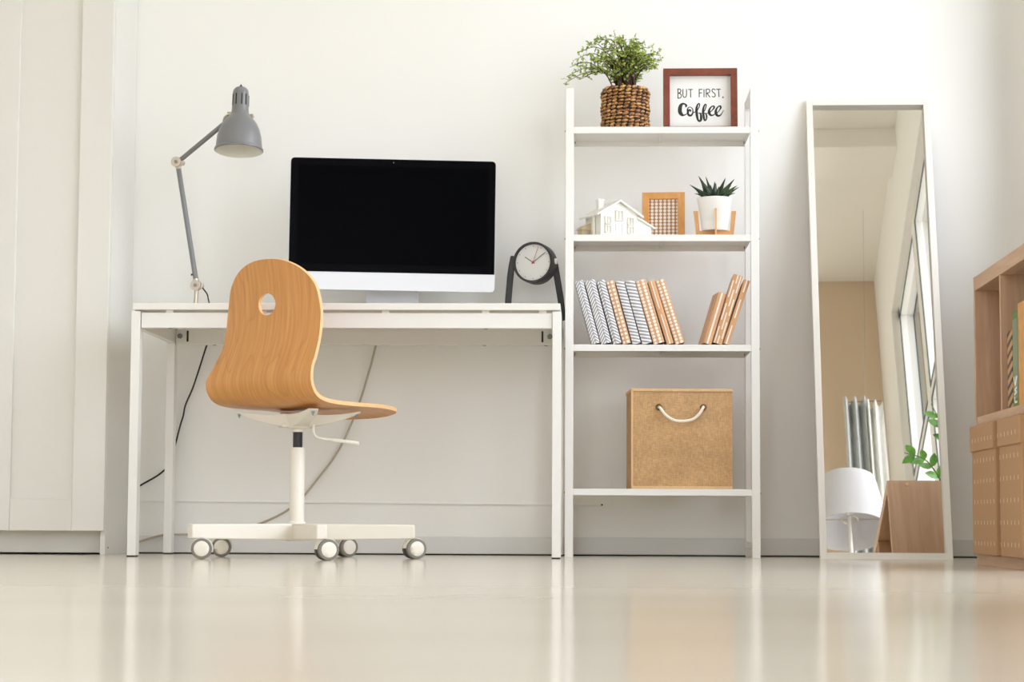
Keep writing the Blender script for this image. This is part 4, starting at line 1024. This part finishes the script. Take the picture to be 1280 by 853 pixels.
KM = ROOT[bkx.name]
def dashcloth():
    k = NT('dashed_kraft_cloth'); u, v = k.uv()
    fu = k.f('ABSOLUTE', k.f('SUBTRACT', k.f('FRACT', k.f('DIVIDE', u, .047)), .5)); fv = k.f('FRACT', k.f('DIVIDE', v, .0535))
    w = k.f('MULTIPLY', k.f('LESS_THAN', fu, .06), k.f('LESS_THAN', fv, .2))
    k.l(k.mix(w, rgb((178, 140, 104)), rgb((224, 206, 184))), k.b.inputs['Base Color']); k.b.inputs['Roughness'].default_value = .9
    k.bump(k.noise(500), .3, .001); return k.m
dc = dashcloth()
def uvbox(mb, a, b_):
    x0, y0, z0 = a; x1, y1, z1 = b_
    c = [(x0, y0, z0), (x1, y0, z0), (x1, y1, z0), (x0, y1, z0), (x0, y0, z1), (x1, y0, z1), (x1, y1, z1), (x0, y1, z1)]
    fs = [(0, 3, 2, 1), (4, 5, 6, 7), (0, 1, 5, 4), (1, 2, 6, 5), (2, 3, 7, 6), (3, 0, 4, 7)]
    uvs = []
    for f_ in fs:
        pts_ = [c[i] for i in f_]; sx_ = len({p[0] for p in pts_}) == 1; sy_ = len({p[1] for p in pts_}) == 1
        uvs.append([((p[1] if sx_ else p[0]), (p[2] if (sx_ or sy_) else p[1])) for p in pts_])
    mb.add(c, fs, 0, uvs)
def fbox(y1, y0, label):
    o = thing('fabric_box', label, 'storage box', tuple(KM @ Vector((.15, (y0+y1)/2, .0285))), (0, 0, kr), 'dashed fabric boxes in the bookcase')
    inv = ROOT[o.name].inverted() @ KM
    m1 = MB(); uvbox(m1, (-.015, y0, .0285), (.35, y1, .355))
    m1.v = [inv @ v for v in m1.v]; link('box_body', m1, dc, o, world=False, bevel=.004)
    m2 = MB(); uvbox(m2, (-.020, y0-.002, .298), (.354, y1+.002, .366)); m2.v = [inv @ v for v in m2.v]
    link('lid', m2, dc, o, world=False, bevel=.003)
    for z in (.07, .14, .21, .275):
        cc_ = inv @ Vector((-.025, y0+.004, z))
    return o
# boxes stand on the bottom panel and stick out at the front
fbox(-.030, -.374, 'dashed kraft fabric box with a lid, nearest the mirror in the bookcase')
fbox(-.440, -.724, 'dashed kraft fabric box with a lid, cut by the right picture edge')
def shelfitem(name, a, b_, m, label, extra=None):
    o = thing(name, label, 'book', tuple(KM @ Vector(((a[0]+b_[0])/2, (a[1]+b_[1])/2, a[2]))), (0, 0, kr), 'books in the upper compartment of the bookcase')
    inv = ROOT[o.name].inverted() @ KM
    m1 = MB(); m1.box(a, b_); m1.v = [inv @ v for v in m1.v]; c = link('cover', m1, m, o, world=False, bevel=.002)
    m2 = MB(); m2.box((a[0]+.004, a[1]+.002, b_[2]-.004), (b_[0]+.0005, b_[1]-.002, b_[2]+.0006)); m2.v = [inv @ v for v in m2.v]; link('page_block', m2, 'paper', o, world=False)
    return o, inv, c
k = NT('black_gold_twist'); tc = k.n('ShaderNodeTexCoord'); sp3 = k.n('ShaderNodeSeparateXYZ'); k.l(tc.outputs['Object'], sp3.inputs[0])
fr_ = k.f('FRACT', k.f('ADD', k.f('DIVIDE', sp3.outputs[2], .026), k.f('MULTIPLY', sp3.outputs[1], 12.0)))
k.l(k.mix(k.f('GREATER_THAN', fr_, .45), rgb((20, 18, 18)), rgb((196, 146, 92))), k.b.inputs['Base Color']); M['twist'] = k.m
M['greenbook'] = mat('green_book_cloth', (104, 128, 62), .6); M['greybook'] = mat('grey_green_label', (134, 140, 116), .6); M['tanbook'] = mat('tan_book', (214, 158, 96), .7, var=.08, vscale=40)
zs = ZM+it*.4+.0003
shelfitem('patterned_book', (.006, -.517, zs), (.22, -.452, zs+.19), 'twist', 'slim book with black and gold diagonal stripes in the bookcase')
go, ginv, gc = shelfitem('green_book', (.006, -.604, zs), (.24, -.521, zs+.232), 'greenbook', 'green book with a greyish spine panel and white marks in the bookcase')
m1 = MB().box((.0052, -.594, zs+.02), (.0064, -.532, zs+.212)); m1.v = [ginv @ v for v in m1.v]; link('spine_label', m1, 'greybook', gc, world=False)
m1 = MB()
for pts_ in (((-.455, .072), (-.460, .050)), ((-.464, .072), (-.460, .050)), ((-.468, .072), (-.462, .052)), ((-.466, .045), (-.458, .040)), ((-.458, .040), (-.466, .034)), ((-.466, .034), (-.457, .029)), ((-.458, .024), (-.458, .010)), ((-.458, .010), (-.467, .010))):
    (ya, za), (yb_, zb2) = pts_
    m1.bar((.0048, -.563+(ya+.462)*3.2, zs+za+.0), (.0048, -.563+(yb_+.462)*3.2, zs+zb2), .005, .0008, up=(1, 0, 0))
m1.v = [ginv @ v for v in m1.v]; link('spine_marks', m1, 'paper', gc, world=False)
shelfitem('tan_book', (.004, -.70, zs), (.24, -.608, zs+.245), 'tanbook', 'tan book at the very edge of the picture in the bookcase')

# ---------------------------------------------------------------- things seen only in the mirror
# floor lamp
fl = Vector((1.035, 4.42, 0))
lp = thing('floor_lamp', 'floor lamp with white fabric drum shade, seen reflected in the mirror', 'lamp', fl)
link('base', MB().lathe([(0, 0), (.11, 0), (.11, .015), (.02, .03), (0, .03)], Matrix.Translation(fl), 32), 'nickel', lp, smooth=True)
link('pole', MB().cyl(fl+Vector((0, 0, .025)), fl+Vector((0, 0, 1.40)), .007, seg=16), 'whitesteel', lp, smooth=True)
sm = MB(); zt_, zb3 = 1.545, 1.30; r1_, r2_ = .122, .168
sm.lathe([(r2_, zb3), (r1_, zt_), (r1_-.003, zt_), (r2_-.003, zb3), (r2_, zb3)], Matrix.Translation(fl), 48)
sm.f = [f_ for f_ in sm.f if len(f_) == 4]; sm.mi = sm.mi[:len(sm.f)]
link('lamp_shade', sm, 'shade', lp, smooth=True)
link('bulb', MB().sphere(fl+Vector((0, 0, 1.42)), .03, seg=16, rings=10), 'bulb', lp, smooth=True)
link('shade_ring', MB().tube([fl+Vector((.035*math.cos(2*PI*i/24), .035*math.sin(2*PI*i/24), 1.36)) for i in range(25)], .003, 8).bar(fl+Vector((-.14, 0, 1.36)), fl+Vector((.14, 0, 1.36)), .004, .004), 'nickel', lp, smooth=True)
# zz plant on the bookcase
zp_ = Vector((1.33, 5.40, KH))
zo = thing('glossy_leaf_plant', 'potted plant with glossy oval green leaves, seen reflected in the mirror', 'plant', zp_)
link('pot', MB().lathe([(0, 0), (.05, 0), (.065, .11), (.061, .11), (.056, .095), (0, .095)], Matrix.Translation(zp_), 32), 'pot', zo, smooth=True)
def zz(path, nleaf, size):
    st_, lv = MB(), MB(); pth = spline(path, 8); n_ = len(pth); st_.tube(pth, [.0045*(1-.6*i/n_) for i in range(n_)], 8)
    for kx in range(nleaf):
        i = int(n_*(.35+.63*kx/nleaf)); i = min(i, n_-2); t = (pth[i+1]-pth[i-1]).normalized()
        for s in (-1, 1):
            sd = t.cross(Vector((0, 1, .3))).normalized()*s
            d = (t*.75+sd*.9+Vector((0, random.uniform(-.3, .3), 0))).normalized(); nn = d.cross(t.cross(sd)).normalized(); nn = Vector((0, 1, 0)).cross(d).normalized()
            L = size*random.uniform(.85, 1.1)
            pr2 = [(0, 0), (.18, .17), (.4, .25), (.62, .23), (.82, .14), (1, 0)]
            c_ = [pth[i]+d*L*a+nn*0 for a, b2 in pr2]; up_ = d.cross(nn)
            vs = []
            for (a, b2), q_ in zip(pr2, c_): vs += [q_+nn*L*b2+up_*L*b2*.25, q_-up_*.0, q_-nn*L*b2+up_*L*b2*.25]
            lv.add(vs, [(3*j+kk, 3*j+kk+1, 3*j+kk+4, 3*j+kk+3) for j in range(5) for kk in (0, 1)])
    link('stem', st_, 'zzstem', zo, smooth=True); link('leaves', lv, 'zz', zo, smooth=True)
b0 = zp_+Vector((0, 0, .09))
zz([b0, Vector((1.27, 5.46, .95)), Vector((1.22, 5.49, 1.01)), Vector((1.145, 5.5, 1.035))], 4, .062)
zz([b0+Vector((.01, 0, 0)), Vector((1.335, 5.45, .98)), Vector((1.315, 5.48, 1.10)), Vector((1.262, 5.5, 1.25))], 6, .058)
zz([b0+Vector((.015, 0, 0)), Vector((1.37, 5.38, .98)), Vector((1.385, 5.36, 1.10)), Vector((1.40, 5.35, 1.18))], 5, .055)
# curtain drawn together and hung from a wire
cu = thing('curtain', 'gathered grey curtain hanging by the window, seen reflected in the mirror', 'curtain', (1.31, 3.2, .03))
ctop, cbot = 2.74, .03
cm, cl2 = MB(), MB()
def sheet(mb, x0, x1, y0, amp, nf, topz, ph):
    NX, NZ = 60, 16; vs = []
    for j in range(NZ+1):
        f_ = j/NZ; z = topz+(cbot-topz)*f_
        for i in range(NX+1):
            t = i/NX; spread = 1+.25*f_
            xc = (x0+x1)/2; x = xc+(x0+(x1-x0)*t-xc)*spread
            vs.append(Vector((x, y0+amp*math.sin(t*nf*2*PI+ph+.6*math.sin(f_*3))*(1-.2*f_)+.01*math.sin(t*17), z+(.012*math.sin(t*nf*2*PI+1) if j == 0 else 0))))
    mb.add(vs, [(j*(NX+1)+i, j*(NX+1)+i+1, (j+1)*(NX+1)+i+1, (j+1)*(NX+1)+i) for j in range(NZ) for i in range(NX)])
sheet(cm, 1.17, 1.295, 3.2, .020, 2.6, ctop, 0); sheet(cl2, 1.285, 1.365, 3.22, .016, 2, ctop-.03, 1)
for nm, m_, mm in (('curtain_panel', cm, 'curtain'), ('sheer_panel', cl2, 'curtainlight')):
    o = link(nm, m_, mm, cu, smooth=True); s_m = o.modifiers.new('thickness', 'SOLIDIFY'); s_m.thickness = .002
link('hanging_wire', MB().tube([(1.28, 3.2, ctop-.02), (1.34, 3.25, ZC-.001)], .0006, 6).bar((1.17, 3.2, ctop-.01), (1.36, 3.22, ctop-.015), .004, .004), 'screw', cu)

# ---------------------------------------------------------------- light
w = bpy.data.worlds.new('daylight'); scene.world = w; w.use_nodes = True
bg = w.node_tree.nodes['Background']; bg.inputs[1].default_value = 11.0
tcw = w.node_tree.nodes.new('ShaderNodeTexCoord'); sw = w.node_tree.nodes.new('ShaderNodeSeparateXYZ'); rw = w.node_tree.nodes.new('ShaderNodeValToRGB')
w.node_tree.links.new(tcw.outputs['Generated'], sw.inputs[0]); w.node_tree.links.new(sw.outputs[2], rw.inputs[0]); w.node_tree.links.new(rw.outputs[0], bg.inputs[0])
rw.color_ramp.elements[0].position = 0.0; rw.color_ramp.elements[0].color = (.44, .44, .44, 1)      # ground and houses outside
rw.color_ramp.elements[1].position = .12; rw.color_ramp.elements[1].color = (.92, .98, 1.10, 1)
vs_ = scene.view_settings; vs_.view_transform = 'Standard'; vs_.look = 'None'; vs_.gamma = 1; vs_.use_curve_mapping = False; vs_.exposure = -0.83
cy = scene.cycles; cy.max_bounces = 14; cy.diffuse_bounces = 8; cy.glossy_bounces = 6; cy.transparent_max_bounces = 8
cy.use_denoising = True; cy.sample_clamp_indirect = 8; cy.caustics_reflective = False; cy.caustics_refractive = False
